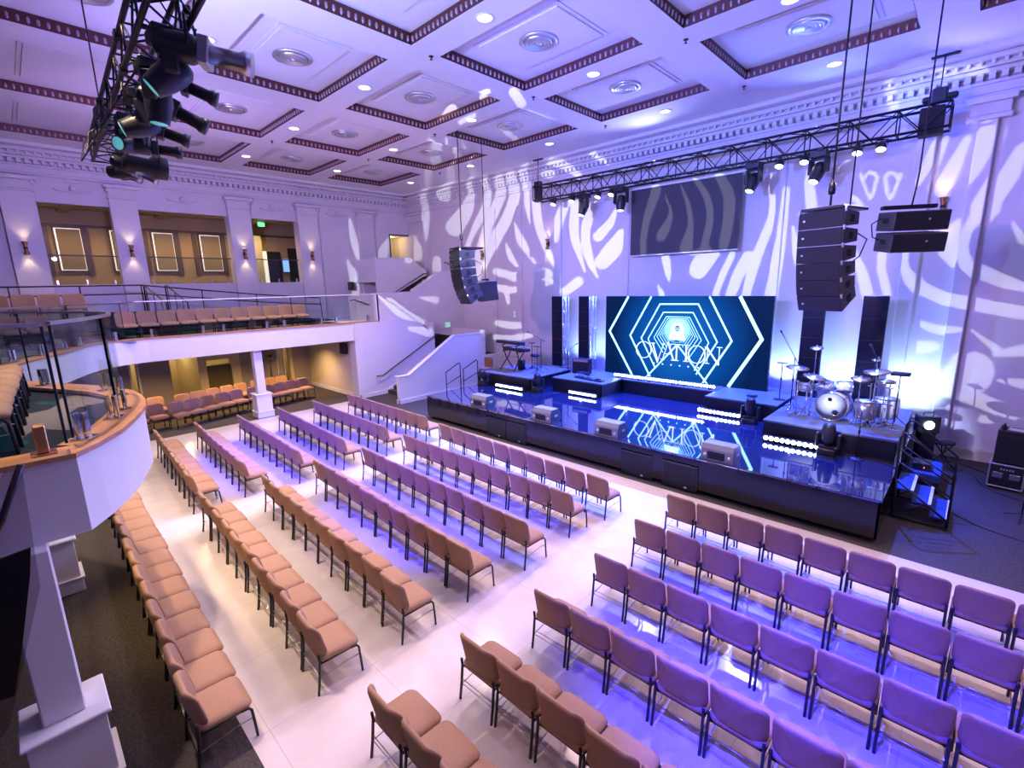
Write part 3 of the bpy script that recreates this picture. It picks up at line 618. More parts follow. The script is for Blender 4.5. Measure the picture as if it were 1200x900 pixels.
t = thing('wall_loudspeaker', 'small black loudspeaker on the left wall beside the upper stair parapet', 'loudspeaker', (XL + .12, 12.3, 4.75)); MB().cbox(.04, .3, -.12, .12, -.2, .2, .012).build('cabinet', 'blackp', t); MB().box(.3, .305, -.1, .1, -.18, .18).build('grille', 'grille', t); MB().tube([(-.12, 0, 0), (.05, 0, 0)], .025, 8).build('bracket', 'black', t)
# palm in the space under the balcony
t = thing('potted_palm', 'dark potted palm under the balcony behind the white column', 'plant', (-22.72, 7.85, 0))
MB().lathe([(.16, 0), (.22, .5), (.24, .52), (.2, .5), (0, .48)], 16).build('pot', 'pot', t); MB().tube([(0, 0, .45), (.02, .01, 1.1), (0, .02, 1.55)], [.045, .035, .03], 8).build('trunk', 'darkwood', t)
m = MB()
for q in range(22):
    a = q * 2.4; el = .15 + .06 * q; L_ = .34
    d = V((cos(a) * cos(el), sin(a) * cos(el), sin(el))); s = d.cross(V((0, 0, 1))).normalized()
    for side in range(-4, 5):
        dd = (d + s * side * .16).normalized(); b = V((0, .02, 1.5)); p1 = b + d * .2; p2 = p1 + dd * L_ * (1 - abs(side) * .07) + V((0, 0, -.12))
        m.add([p1 - s * .01, p1 + s * .01, p2], [(0, 1, 2)])
m.build('fronds', 'green', t)
# smoked glass balustrade of the stair nearest the camera
t = thing('stair_balustrade', 'smoked glass stair balustrade with dark handrail at the lower left edge', 'railing', (-4.6, -.1, 3.46))
MB().prism([(-.09, -.02), (-1.2, -2.0), (-1.25, -2.9), (-.36, -1.85), (-.05, -.9), (.0, -.02)], -.008, .008, Tyz).build('pane', 'tinted', t)
MB().prism([(-.05, -.60), (-.085, -.80), (-.21, -1.32), (-.30, -1.65), (-.38, -1.64), (-1.0, -2.3), (-1.0, -1.6), (-.22, -.62)], -.03, -.012, Tyz).build('skirt_panel', 'blackp', t)
MB().tube([(0, 0, .01), (0, -.157, -.36), (0, -1.3, -2.3)], .022, 8).build('handrail', 'handrail_dark', t)
# ------------------------------------------------------------------ chairs
def make_chair(label, loc, rot, group):
    t = thing('stacking_chair', label, 'chair', loc, rot, group)
    def sb(x, y, z):                                                # seat cushion: drawn as pad in xz, laid flat; waterfall front edge
        yy = z; zz = y
        if yy > .12: zz -= (yy - .12) ** 2 * 1.3
        return (x, yy + .02, zz + .43 - .02 * (yy - .1))
    MB().pad(.535, .50, .09, .085, None, .022, sb, .45).build('seat', 'fabric', t)
    def bb(x, y, z):                                                # backrest: reclined, wrapped, dipped along its top edge
        yy = y + 1.35 * x * x - .17 * (z + .2) - .25 * max(0, z) ** 2
        zz = z + (-.30 * x * x if z > 0 else 0) * 1.0
        return (x, yy - .225, zz + .655)
    MB().pad(.53, .44, 0.058, .088, None, .014, bb, .45).build('backrest', 'fabric', t)
    for s in (-1, 1):
        x = .252 * s
        MB().tube([(x, -.275, 0), (x * .995, -.245, .2), (x * .99, -.222, .42), (x * .99, -.23, .50)], .0155, 8).build('leg', 'black', t)
        MB().tube([(x, .265, 0), (x * .995, .255, .2), (x * .99, .245, .34), (x * .985, .22, .378), (x * .98, .15, .385)], .014, 8).build('leg', 'black', t)
    m = MB()
    for s in (-1, 1): m.tube([(.247 * s, .16, .385), (.247 * s, -.22, .385)], .012, 6)
    m.tube([(-.247, -.2, .39), (.247, -.2, .39)], .012, 6); m.tube([(-.247, .12, .39), (.247, .12, .39)], .012, 6)
    m.build('seat_frame', 'black', t)
    m = MB()
    m.tube([(-.25, -.247, .19), (.25, -.247, .19)], .005, 5); m.tube([(-.25, -.243, .25), (.25, -.243, .25)], .005, 5)
    for s in (-.24, .24): m.tube([(s, -.245, .19), (s, .1, .24), (s, .25, .24)], .0055, 5)
    m.build('book_rack', 'steel', t)
    return t
chair0 = None
def chair(loc, rz, label, group):
    global chair0
    if chair0 is None: chair0 = make_chair(label, loc, (0, 0, rz), group); return chair0
    return dup(chair0, loc, (0, 0, rz), label, group)
PIT = .553
def block_row(x0, y0, x1, y1, n, text, group, z=.006, wobble=.0, gaps=None, ends=('column end', 'aisle end')):
    # (x0, y0)-(x1, y1): rear feet of the row's two ends
    a = math.atan2(y1 - y0, x1 - x0); L = math.hypot(x1 - x0, y1 - y0); p = L / n
    for i in range(n):
        d = p * (i + .5); g = 0
        wy = random.uniform(-.012, .012); wr = random.uniform(-.02, .02)
        x = x0 + cos(a) * d - sin(a) * .275; y = y0 + sin(a) * d + cos(a) * .275 + wy
        if i < (n + 1) // 2: lab = 'tan chair %s from the %s of %s' % (ordn(i + 1), ends[0], text)
        else: lab = 'tan chair %s from the %s of %s' % (ordn(n - i), ends[1], text)
        chair((x, y, z), a + wr, lab, group)
rowname = ['the front row', 'the second row', 'the third row', 'the fourth row', 'the fifth row', 'the sixth row']
A = [(-16.3, 8.12, -11.35, 8.02), (-16.25, 6.80, -11.32, 6.68), (-16.24, 5.62, -11.29, 5.38), (-16.2, 4.42, -11.27, 4.24), (-16.3, 3.29, -11.45, 3.08), (-16.29, 2.31, -11.39, 2.06)]
for i, r in enumerate(A): block_row(*r, 9, rowname[i] + ', block beside the balcony column', 'chairs of the block by the balcony', ends=('balcony end', 'aisle end'))
B = [(-10.55, 7.86, -4.72, 7.50), (-10.47, 6.63, -4.86, 6.52), (-10.35, 5.38, -4.79, 5.19), (-10.41, 4.23, -4.89, 4.02), (-10.37, 3.10, -4.87, 2.89), (-10.42, 1.98, -4.89, 1.79)]
for i, r in enumerate(B): block_row(*r, 10, rowname[i] + ', middle block', 'chairs of the middle block', ends=('far aisle end', 'near aisle end'))
Cc = [(-3.63, 7.66, 1.35, 7.55), (-3.60, 6.46, 1.38, 6.44), (-3.52, 5.19, 1.46, 5.20), (-3.62, 4.0, 1.37, 4.04), (-3.71, 2.87, .72, 2.87), (-3.83, 1.81, -1.06, 1.80)]
for i, r in enumerate(Cc): block_row(*r, (9, 9, 9, 9, 8, 5)[i], rowname[i] + ', block before the steps', 'chairs of the block before the steps', ends=('centre aisle end', 'outer end'))
block_row(-13.1, .80, -4.90, .58, 15, 'the rear row on dark carpet', 'chairs of the rear carpet row', z=0.0, ends=('balcony end', 'near aisle end'))
# under the balcony, turned towards the room
def side_row(p0, p1, n, text, group, z=0.0, ends=('near end', 'stage end'), rzoff=0):
    # front feet from p0 to p1, facing +x side
    a = math.atan2(p1[1] - p0[1], p1[0] - p0[0]); L = math.hypot(p1[0] - p0[0], p1[1] - p0[1]); rz = a - pi
    for i in range(n):
        d = L * (i + .5) / n; x = p0[0] + cos(a) * d; y = p0[1] + sin(a) * d
        fx, fy = sin(a), -cos(a)                                    # facing
        x -= fx * .265; y -= fy * .265
        lab = 'tan chair %s from the %s of %s' % ((ordn(i + 1), ends[0], text) if i < (n + 1) // 2 else (ordn(n - i), ends[1], text))
        chair((x, y, z), math.atan2(fy, fx) - pi / 2, lab, group)
side_row((-19.33, 1.62), (-19.64, 3.36), 3, 'the short front row under the balcony', 'chairs under the balcony')
side_row((-19.3, 3.42), (-20.05, 6.05), 5, 'the angled row under the balcony', 'chairs under the balcony')
side_row((-19.85, 6.1), (-20.35, 8.75), 5, 'the front row behind the white column', 'chairs under the balcony')
side_row((-20.73, 1.9), (-20.97, 3.6), 3, 'the short second row under the balcony', 'chairs under the balcony')
side_row((-20.7, 3.9), (-21.35, 6.6), 5, 'the second under-balcony row', 'chairs under the balcony')
side_row((-21.45, 6.7), (-21.6, 8.3), 3, 'the under-balcony row beside the palm', 'chairs under the balcony')
# on the left balcony
side_row((-19.25, 2.32), (-19.3, 8.45), 11, 'the row behind the straight glass', 'chairs of the left balcony', z=3.175, ends=('near end', 'stage end'))
side_row((-20.62, -2.2), (-20.62, 1.85), 7, 'the raised row below the lounge', 'chairs of the raised tier', z=3.785)
side_row((-18.9, -1.35), (-19.2, .9), 4, 'the row at the balcony turn', 'chairs of the left balcony', z=3.175)
# on the curved balcony, facing the stage
block_row(-9.85, -.50, -5.98, -.66, 7, 'the row on the near curved balcony', 'chairs of the near balcony', z=3.175, ends=('far end', 'near end'))
block_row(-17.2, -1.1, -12.2, -1.45, 9, 'the row along the hollow of the balcony', 'chairs of the balcony hollow', z=3.175, ends=('far end', 'near end'))
# ------------------------------------------------------------------ stage
DZ = .83
st = thing('stage_platform', 'long low stage with mirror-black deck and glossy black front', 'stage', (-7.2, 9.83, 0))
def L_(x0, x1, y0, y1, z0, z1): return MB().cbox(x0 + 7.2, x1 + 7.2, y0 - 9.83, y1 - 9.83, z0, z1, .006)
L_(-13.72, -.72, 9.83, 16.24, .79, DZ).build('deck', 'deck', st)
m = MB()
for a, b in ((-13.70, -10.62), (-8.95, -5.82), (-4.98, -4.74), (-3.9, -.74)): m.cbox(a + 7.2, b + 7.2, .02, .05, .10, .79, .004)
m.cbox(-13.7 + 7.2, -13.66 + 7.2, .02, 6.4, .1, .79, .004); m.cbox(-.78 + 7.2, -.74 + 7.2, .02, 6.4, .1, .79, .004)
for a, b in ((-10.62, -8.95), (-5.82, -4.98), (-4.74, -3.9)): m.cbox(a + 7.2, b + 7.2, .02, .05, .64, .79, .004)
m.build('skirt', 'skirt', st)
L_(-13.55, -.9, 10.48, 16.2, 0, .10).build('plinth', 'rubber', st)
MB().tube([(-13.72 + 7.2, 0, DZ - .004), (-.72 + 7.2, 0, DZ - .004)], .008, 6).build('nosing', 'handrail_dark', st)
sw = ['leftmost in the stage front, below the first floor monitor', 'second in the stage front, joined to the leftmost', 'third in the stage front, right of the third monitor', 'rightmost in the stage front']
for i, (a, b) in enumerate(((-10.6, -9.8), (-9.76, -8.96), (-5.81, -4.98), (-4.74, -3.91))):
    t = thing('subwoofer', 'black subwoofer ' + sw[i], 'loudspeaker', ((a + b) / 2, 9.83, .01), group='subwoofers in the stage front'); h = (b - a) / 2
    MB().cbox(-h, h, .005, .6, 0, .60, .01).build('cabinet', 'blackp', t); MB().cbox(-h + .03, h - .03, -.01, .01, .03, .57, .006).build('grille', 'grille', t)
    MB().box(h * .3, h * .3 + .06, -.014, -.01, .06, .10).build('badge', 'alu', t)
# risers
RZ = 1.31
def riser(label, x0, x1, y0, y1, z1=RZ):
    t = thing('stage_riser', label, 'riser', ((x0 + x1) / 2, y0, DZ), group='stage risers'); w = (x1 - x0) / 2; h = z1 - DZ
    MB().cbox(-w, w, 0, y1 - y0, h - .05, h, .006).build('top', 'riser', t)
    m = MB(); m.box(-w + .02, w - .02, .02, .04, 0, h - .05); m.box(-w + .02, -w + .04, .02, y1 - y0, 0, h - .05); m.box(w - .04, w - .02, .02, y1 - y0, 0, h - .05); m.build('skirt', 'risers', t)
    m = MB()
    for x in (-w + .1, w - .1):
        for y in (.1, y1 - y0 - .1): m.tube([(x, y, 0), (x, y, h - .05)], .025, 8)
    m.build('legs', 'steel', t) if False else [MB().tube([(x, y, 0), (x, y, h - .05)], .025, 8).build('leg', 'steel', t) for x in (-w + .1, w - .1) for y in (.1, y1 - y0 - .1)]
riser('leftmost stage riser, carrying the keyboards', -13.73, -11.2, 12.57, 15.0)
riser('stage riser carrying the blue-lit amplifier', -10.78, -8.66, 13.3, 15.74)
riser('long centre riser right below the glowing wall screen', -8.6, -5.42, 14.5, 16.1, 1.31)
riser('stage riser left of the drums with an empty grey top', -5.39, -3.45, 13.72, 16.1)
riser('rightmost stage riser, carrying the drum kit', -3.34, -.78, 12.15, 15.3)
# LED wall
t = thing('led_wall', 'wide glowing blue screen with nested white hexagons and lettering', 'screen', (-7.0, 15.3, 2.7))
MB().box(-2.82, 2.82, .0, .12, -1.385, 1.43).build('cabinet', 'blackp', t)
fld = MB().box(-2.82, 2.82, -.006, .0, -1.385, 1.43).build('display', 'ledfield', t)
def path(m, pts, w, y, closed=False):
    P = [V((x + 7.0, 0, z - 2.7)) for x, z in pts]; n = len(P); o = []; q = []
    for i in range(n):
        a = P[i - 1] if (i or closed) else None; b = P[(i + 1) % n] if (i < n - 1 or closed) else None
        d1 = (P[i] - a).normalized() if a is not None else None; d2 = (b - P[i]).normalized() if b is not None else None
        d1 = d1 or d2; d2 = d2 or d1; t_ = (d1 + d2).normalized(); nn = V((-t_.z, 0, t_.x)); k = w / 2 / max(.4, nn.dot(V((-d1.z, 0, d1.x))))
        o.append(P[i] + nn * k); q.append(P[i] - nn * k)
    vs = []
    for a, b in zip(o, q): vs += [(a.x, y, a.z), (b.x, y, b.z)]
    fs = [(2 * i, 2 * i + 1, 2 * ((i + 1) % n) + 1, 2 * ((i + 1) % n)) for i in range(n if closed else n - 1)]
    m.add(vs, fs)
def clip(pts):
    return [(max(-9.81, min(-4.19, x)), max(1.325, min(4.12, z))) for x, z in pts]
m = MB()
path(m, clip([(-8.90, 4.12), (-9.644, 2.862), (-8.671, 1.325)]), .075, -.012); path(m, clip([(-5.126, 4.12), (-4.425, 2.863), (-5.29, 1.325)]), .10, -.012)
path(m, clip([(-8.016, 4.12), (-8.791, 2.751), (-7.972, 1.353), (-8.05, 1.325)]), .058, -.012); path(m, clip([(-6.044, 4.12), (-5.28, 2.759), (-6.097, 1.342), (-6.06, 1.325)]), .058, -.012)
path(m, [(-7.80, 1.70), (-8.35, 2.685), (-7.693, 3.865), (-6.382, 3.878), (-5.717, 2.704), (-6.33, 1.6)], .045, -.012)
path(m, [(-7.70, 1.86), (-8.088, 2.67), (-7.558, 3.594), (-6.534, 3.605), (-5.982, 2.66), (-6.40, 1.72)], .034, -.012)
m.build('hexagon_line', 'cyanlamp', t)
m = MB(); cx, cz = -7.045, 3.03
for i in range(9):
    f = .80 * (.865 ** i); path(m, [(cx - .55 * f * 1.06, cz - 1.0 * f), (cx - 1.03 * f * 1.0, cz - .42 * f * .9), (cx - .50 * f, cz + .53 * f), (cx + .50 * f, cz + .53 * f), (cx + 1.03 * f, cz - .42 * f * .9), (cx + .55 * f * 1.06, cz - 1.1 * f)], .026 * (.90 ** i), -.0125)
for q in range(44):
    a = 2 * pi * q / 44; path(m, [(cx + cos(a) * .2, cz + sin(a) * .22), (cx + cos(a) * .44, cz - .03 + sin(a) * .42)], .016, -.0125)
m.build('inner_hexagon_line', 'cyandim', t)
m = MB(); m.prism([(cx + 7 + .22 * cos(2 * pi * k / 24), cz - 2.7 + .24 * sin(2 * pi * k / 24)) for k in range(24)], .0105, .0120, Matrix(((1, 0, 0, 0), (0, 0, -1, 0), (0, 1, 0, 0), (0, 0, 0, 1))))
m.add([(cx + 7 - .19, -.0118, cz - 2.7), (cx + 7 + .19, -.0118, cz - 2.7), (cx + 7 + .30, -.0118, cz - 3.04), (cx + 7 - .30, -.0118, cz - 3.04)], [(0, 1, 2, 3)])
m.build('tunnel_glow', 'glow', t)
m = MB(); m.prism([(cx + 7 + .10 * cos(2 * pi * k / 16), cz - 2.7 + .04 + .10 * sin(2 * pi * k / 16)) for k in range(16)], .0130, .0134, Matrix(((1, 0, 0, 0), (0, 0, -1, 0), (0, 1, 0, 0), (0, 0, 0, 1))))
m.prism([(cx + 7 + .08 * cos(pi * k / 10), 2.62 - 2.7 + .08 * sin(pi * k / 10)) for k in range(11)], .0130, .0134, Matrix(((1, 0, 0, 0), (0, 0, -1, 0), (0, 1, 0, 0), (0, 0, 0, 1))))
m.add([(-7.06 + 7, -.0135, 2.60 - 2.7), (-6.98 + 7, -.0135, 2.60 - 2.7), (-6.22 + 7, -.0135, 1.33 - 2.7), (-7.86 + 7, -.0135, 1.33 - 2.7)], [(0, 1, 2, 3)])
m.build('blue_path', 'ledfield', t); m = MB()
for z in (3.10, 3.06, 3.02): m.add([(cx + 7 - .08, -.0142, z - 2.7 - .008), (cx + 7 + .08, -.0142, z - 2.7 - .008), (cx + 7 + .08, -.0142, z - 2.7 + .008), (cx + 7 - .08, -.0142, z - 2.7 + .008)], [(0, 1, 2, 3)])
m.build('disc_stripe', 'cyandim', t)
m = MB(); path(m, [(-8.09, 1.33), (-7.05, 2.50)], .05, -.0145); path(m, [(-6.99, 2.50), (-5.95, 1.33)], .05, -.0145); m.build('path_edge_line', 'cyanlamp', t)
m = MB(); yl = -.017                                                # lettering, thin roman capitals
def oring(cx_, cz_, rx, rz, w=.05):
    vs = []; n = 36
    for k in range(n):
        a = 2 * pi * k / n; th = w * (.4 + .45 * abs(cos(a)))
        vs += [(cx_ + 7 + (rx + th / 2) * cos(a), yl, cz_ - 2.7 + (rz + th / 2) * sin(a)), (cx_ + 7 + (rx - th / 2) * cos(a), yl, cz_ - 2.7 + (rz - th / 2) * sin(a))]
    m.add(vs, [(2 * k, 2 * k + 1, 2 * ((k + 1) % n) + 1, 2 * ((k + 1) % n)) for k in range(n)])
def ln(x0, z0, x1, z1, w): path(m, [(x0, z0), (x1, z1)], w * .72, yl)
oring(-8.237, 2.28, .285, .285); oring(-6.346, 2.257, .275, .285)
ln(-7.90, 2.53, -7.70, 1.92, .075); ln(-7.70, 1.92, -7.50, 2.53, .035); ln(-7.99, 2.53, -7.81, 2.53, .03); ln(-7.58, 2.53, -7.43, 2.53, .03)
ln(-7.52, 2.0, -7.34, 2.60, .035); ln(-7.34, 2.60, -7.13, 2.0, .075); ln(-7.60, 2.0, -7.45, 2.0, .03); ln(-7.22, 2.0, -7.04, 2.0, .03); ln(-7.46, 2.2, -7.21, 2.2, .03)
ln(-7.25, 2.54, -6.82, 2.54, .035); ln(-7.03, 2.54, -7.03, 2.0, .075); ln(-7.12, 2.0, -6.94, 2.0, .03); ln(-7.25, 2.54, -7.25, 2.45, .025); ln(-6.82, 2.54, -6.82, 2.45, .025)
ln(-6.70, 2.54, -6.70, 2.0, .075); ln(-6.79, 2.54, -6.61, 2.54, .03); ln(-6.79, 2.0, -6.61, 2.0, .03)
ln(-6.0, 2.0, -6.0, 2.52, .035); ln(-6.03, 2.52, -5.63, 1.98, .075); ln(-5.63, 1.98, -5.63, 2.54, .035); ln(-6.08, 2.0, -5.92, 2.0, .03); ln(-5.72, 2.54, -5.54, 2.54, .03); ln(-6.1, 2.52, -6.0, 2.52, .03)
for x in (-7.829, -7.512, -7.203, -6.902, -6.608, -6.277): m.prism([(x + 7 + .028 * cos(2 * pi * k / 8), 1.832 - 2.7 + .028 * sin(2 * pi * k / 8)) for k in range(8)], .016, .0165, Matrix(((1, 0, 0, 0), (0, 0, -1, 0), (0, 1, 0, 0), (0, 0, 0, 1))))
m.build('lettering', 'whitelet', t)
# dark side columns and light towers
for i, (a, b, l) in enumerate(((-12.4, -11.88, 'leftmost tall dark screen column behind the keyboards'), (-11.07, -10.6, 'tall dark screen column next to the wall screen, above the amplifier'), (-3.43, -2.9, 'tall dark screen column behind the drum kit, under the line array'), (-2.09, -1.56, 'rightmost tall dark screen column behind the drum kit'))):
    t = thing('led_column', l, 'screen', ((a + b) / 2, 15.3, RZ), group='dark screen columns'); h = (b - a) / 2
    MB().cbox(-h, h, .004, .12, 0, 2.82, .006).build('cabinet', 'blackp', t)
    m = MB()
    for q in range(5): m.box(-h + .01, h - .01, -.004, .006, .01 + .56 * q, .56 * q + .555)
    m.build('panel', 'screenoff', t); MB().cbox(-h, h - .03, -.0, .4, -.0, .03, .005).build('base_plate', 'black', t)
def truss_lines(m, L0, L1, a, nb, r=.025, rb=.012, axis='x'):
    def P(t, i): 
        s = ((-a, -a), (a, -a), (a, a), (-a, a))[i]
        return (t, s[0], s[1]) if axis == 'x' else (s[0], s[1], t)
    for i in range(4): m.tube([P(L0, i), P(L1, i)], r, 6)
    return P
for i, x in enumerate((-11.75, -10.47)):
    t = thing('light_tower', 'slim lattice light tower right of the %s dark screen column' % ('leftmost' if i == 0 else 'second'), 'truss', (x + .02, 15.36, RZ), group='lattice light towers')
    m = MB(); P = truss_lines(m, 0, 2.82, .085, 8, .016, .008, 'z'); m.build('chords', 'alu', t) if False else m.build('chord_set', 'alu', t)
    m = MB()
    for q in range(11):
        z0, z1 = q * .256, (q + 1) * .256
        for a_, b_ in ((0, 1), (1, 2), (2, 3), (3, 0)): m.tube([P(z0, a_ if q % 2 else b_), P(z1, b_ if q % 2 else a_)], .009, 5)
    m.build('lattice', 'alu', t); MB().cbox(-.1, .14, -.12, .12, 0, .02, .004).build('base_plate', 'alu', t)
# projection screen on the wall
t = thing('projection_screen', 'dark grey projection screen high on the stage wall', 'screen', (-7.4, 15.95, 6.62))
MB().box(-1.86, 1.86, 0, .01, -1.06, 1.15).build('sheet', 'screengrey', t)
m = MB(); m.cbox(-2.0, 2.0, -.06, .14, 1.15, 1.33, .02); m.build('housing', 'white', t); MB().tube([(-1.88, .005, -1.08), (1.88, .005, -1.08)], .022, 8).build('bottom_bar', 'white', t)
for x in (-1.85, 1.95): MB().cbox(x - .08, x + .08, .1, .34, 1.1, 1.45, .01).build('wall_bracket', 'white', t)
# floor monitors
w0 = None
for i, (x, rz, l) in enumerate(((-11.05, .06, 'leftmost silver-black floor monitor on the stage edge'), (-8.42, .02, 'second floor monitor from the stage stairs, facing the keyboards side'), (-6.28, 0, 'third floor monitor, below the wall screen reflection'), (-3.55, 0, 'rightmost floor monitor on the stage edge before the drums'))):
    loc = (x, 10.12, DZ)
    if w0 is None:
        w0 = thing('stage_monitor', l, 'loudspeaker', loc, (0, 0, rz), group='stage floor monitors')
        pr = [(-.24, 0), (.17, 0), (.27, .10), (.12, .36), (-.17, .36), (-.24, .26)]
        MB().prism(pr, -.33, .33, Tyz).build('cabinet', 'cabinet', w0)
        MB().prism([(.285, .11), (.29, .125), (.14, .37), (.125, .36)], -.31, .31, Tyz).build('grille', 'grille', w0)
        MB().box(-.2, .16, -.246, -.238, .05, .21).build('connector_panel', 'rubber', w0)
        for s in (-1, 1):
            MB().prism([(-.235, 0), (.165, 0), (.26, .10), (.115, .35), (-.165, .35), (-.235, .255)], .33 * s - .012, .33 * s + .012, Tyz).build('end_cheek', 'blackp', w0)
            MB().cbox(.342 * s - .01, .342 * s + .01, -.07, .07, .14, .2, .006).build('handle', 'steel', w0)
        m = MB(); m.tube([(-.15, -.25, .1), (-.2, -.32, .03), (-.15, -.36, .008), (.2, -.40, .008)], .008, 6); m.build('cable', 'cable', w0)
        for s in (-.25, .25): MB().lathe([(.035, 0), (.035, .02), (.0, .02)], 12, rotm(pi / 2, 0, 0, (s, -.238, .13))).build('pole_cup', 'alu', w0)
    else: dup(w0, loc, (0, 0, rz), l)
# moving heads (origin: base bottom centre)
def moving_head(label, loc, rot=(0, 0, 0), tilt=0.0, pan=0.0, group=None, lens='blackp', hang=False, sc=1.0):
    t = thing('moving_head_light', label, 'stage light', loc, rot, group); t.scale = (sc,) * 3
    s = 1
    MB().cbox(-.17, .17, -.17, .17, 0, .13, .015).build('base', 'blackp', t)
    m = MB(); mt = rotm(0, 0, pan)
    m.cbox(-.20, .20, -.08, .08, .13, .17, .01, mt)
    for q in (-1, 1): m.cbox(.20 * q - .035, .20 * q + .035, -.075, .075, .14, .46, .02, mt)
    m.build('yoke', 'blackp', t)
    mt = mt @ rotm(tilt, 0, 0, (0, 0, .40)); m = MB()
    m.lathe([(.09, -.17), (.135, -.12), (.15, 0), (.14, .12), (.115, .24), (.11, .27)], 14, mt); m.build('head', 'blackp', t)
    MB().lathe([(.095, .262), (.09, .275), (0, .285)], 14, mt).build('lens', lens, t)
    return t
for i, (x, y, l, p) in enumerate(((-13.35, 12.3, 'leftmost moving head light on the stage floor before the keyboard riser', .3), (-11.0, 12.75, 'moving head light between the keyboard and amplifier risers', .6), (-4.0, 13.35, 'moving head light before the empty grey riser left of the drums', 0), (-1.95, 11.95, 'moving head light on the floor before the drum riser', 0))):
    moving_head(l, (x, y, DZ), tilt=(.9, .35, .12, .12)[i], pan=p, group='stage floor moving heads')
# LED bars lying on the stage
lb = None
for i, (x0, x1, y, z, n, l) in enumerate(((-12.75, -11.38, 12.38, DZ, 14, 'leftmost lit light bar on the stage, below the keyboards'), (-9.85, -8.72, 13.1, DZ, 12, 'lit light bar on the stage below the amplifier'), (-5.48, -4.28, 13.5, DZ, 11, 'lit light bar on the stage floor before the empty grey riser'), (-3.25, -2.08, 11.98, DZ, 10, 'lit light bar on the stage floor before the drum riser'), (-9.0, -7.82, 14.62, 1.315, 12, 'leftmost lit light bar of the row under the wall screen'), (-7.80, -6.62, 14.62, 1.315, 12, 'middle lit light bar of the row under the wall screen'), (-6.60, -5.42, 14.62, 1.315, 12, 'rightmost lit light bar of the row under the wall screen'))):
    t = thing('led_bar', l, 'stage light', ((x0 + x1) / 2, y, z), group='lit stage light bars'); h = (x1 - x0) / 2
    MB().cbox(-h, h, -.04, .06, .04, .16, .008).build('housing', 'blackp', t)
    for s in (-1, 1): MB().cbox(s * h * .7 - .03, s * h * .7 + .03, -.07, .07, 0, .045, .006).build('foot', 'black', t)
    m = MB(); r = min(.052, h / n * .86)
    for k in range(n): m.lathe([(r, 0), (r * .9, .008), (0, .014)], 12, rotm(pi / 2, 0, 0, (-h + (k + .5) * 2 * h / n, -.041, .10)))
    m.build('lens_row', 'ledlamp', t)
    spot('bar_light', ((x0 + x1) / 2, y - .1, z + .12), ((x0 + x1) / 2, y - 3, z + .4), 260, (.16, .22, 1.0), 130, .8, .015)
# ------------------------------------------------------------------ stage gear
def mic_stand(label, loc, h, boom=None, mic=True, base='tripod', rz=0.0, platter=False, group='microphone stands'):
    t = thing('microphone_stand', label, 'microphone stand', loc, (0, 0, rz), group)
    if base == 'round': MB().lathe([(.15, 0), (.15, .012), (.10, .025), (.02, .04)], 24).build('base', 'black', t)
    else:
        for k in range(3):
            a = 2 * pi * k / 3 + .4; MB().tube([(0, 0, .14), (.28 * cos(a), .28 * sin(a), .012)], .009, 6).build('leg', 'black', t)
    MB().tube([(0, 0, .02), (0, 0, h)], .0125, 8).build('pole', 'black', t)
    MB().lathe([(.022, h * .55), (.022, h * .55 + .07)], 10).build('clutch', 'rubber', t)
    tip = V((0, 0, h)); d = V((0, 0, 1))
    if boom:
        b0 = V((-boom[0] * .35, -boom[1] * .35, h - boom[2] * .35)); tip = V((boom[0], boom[1], h + boom[2])); MB().tube([b0, tip], .009, 7).build('boom', 'black', t); d = (tip - b0).normalized()
    if platter: MB().cbox(-.13, .13, -.06, .06, h, h + .025, .006).build('tray', 'blackp', t)
    elif mic:
        mt = Matrix.Translation(tip) @ d.to_track_quat('Z', 'Y').to_matrix().to_4x4(); m = MB(); m.lathe([(.010, -.02), (.013, .1), (.024, .13), (.027, .16), (.018, .185), (0, .19)], 10, mt); m.build('microphone', 'blackp', t)
    return t
mic_stand('boom microphone stand on the keyboard riser with its arm reaching left', (-12.1, 14.25, RZ), 1.2, boom=(-.55, 0, .2), rz=0)
mic_stand('straight stand with flat top right behind the keyboards', (-12.35, 14.0, RZ), 1.05, platter=True)
mic_stand('lower flat-topped stand at the front right of the keyboard riser', (-11.7, 13.55, RZ), 1.0, platter=True)
mic_stand('small boom microphone stand behind the blue-lit amplifier', (-11.05, 14.6, RZ), .8, boom=(.3, 0, .2))
mic_stand('round-base flat-topped stand left of the drum kit', (-3.62, 14.5, RZ), 1.02, platter=True, base='round')
mic_stand('boom microphone stand rising over the left of the drum kit', (-3.1, 13.5, RZ), 1.35, boom=(-.32, .1, .5))
mic_stand('straight microphone stand before the right side of the drum riser', (-1.42, 11.95, DZ), 1.02, base='round', mic=False)
mic_stand('overhead microphone stand above the right cymbals', (-1.42, 13.1, RZ), 1.55, boom=(-.06, 0, .12))
mic_stand('dark tripod stand at the right edge beside the road case', (1.14, 12.7, 0), 1.1, mic=False)
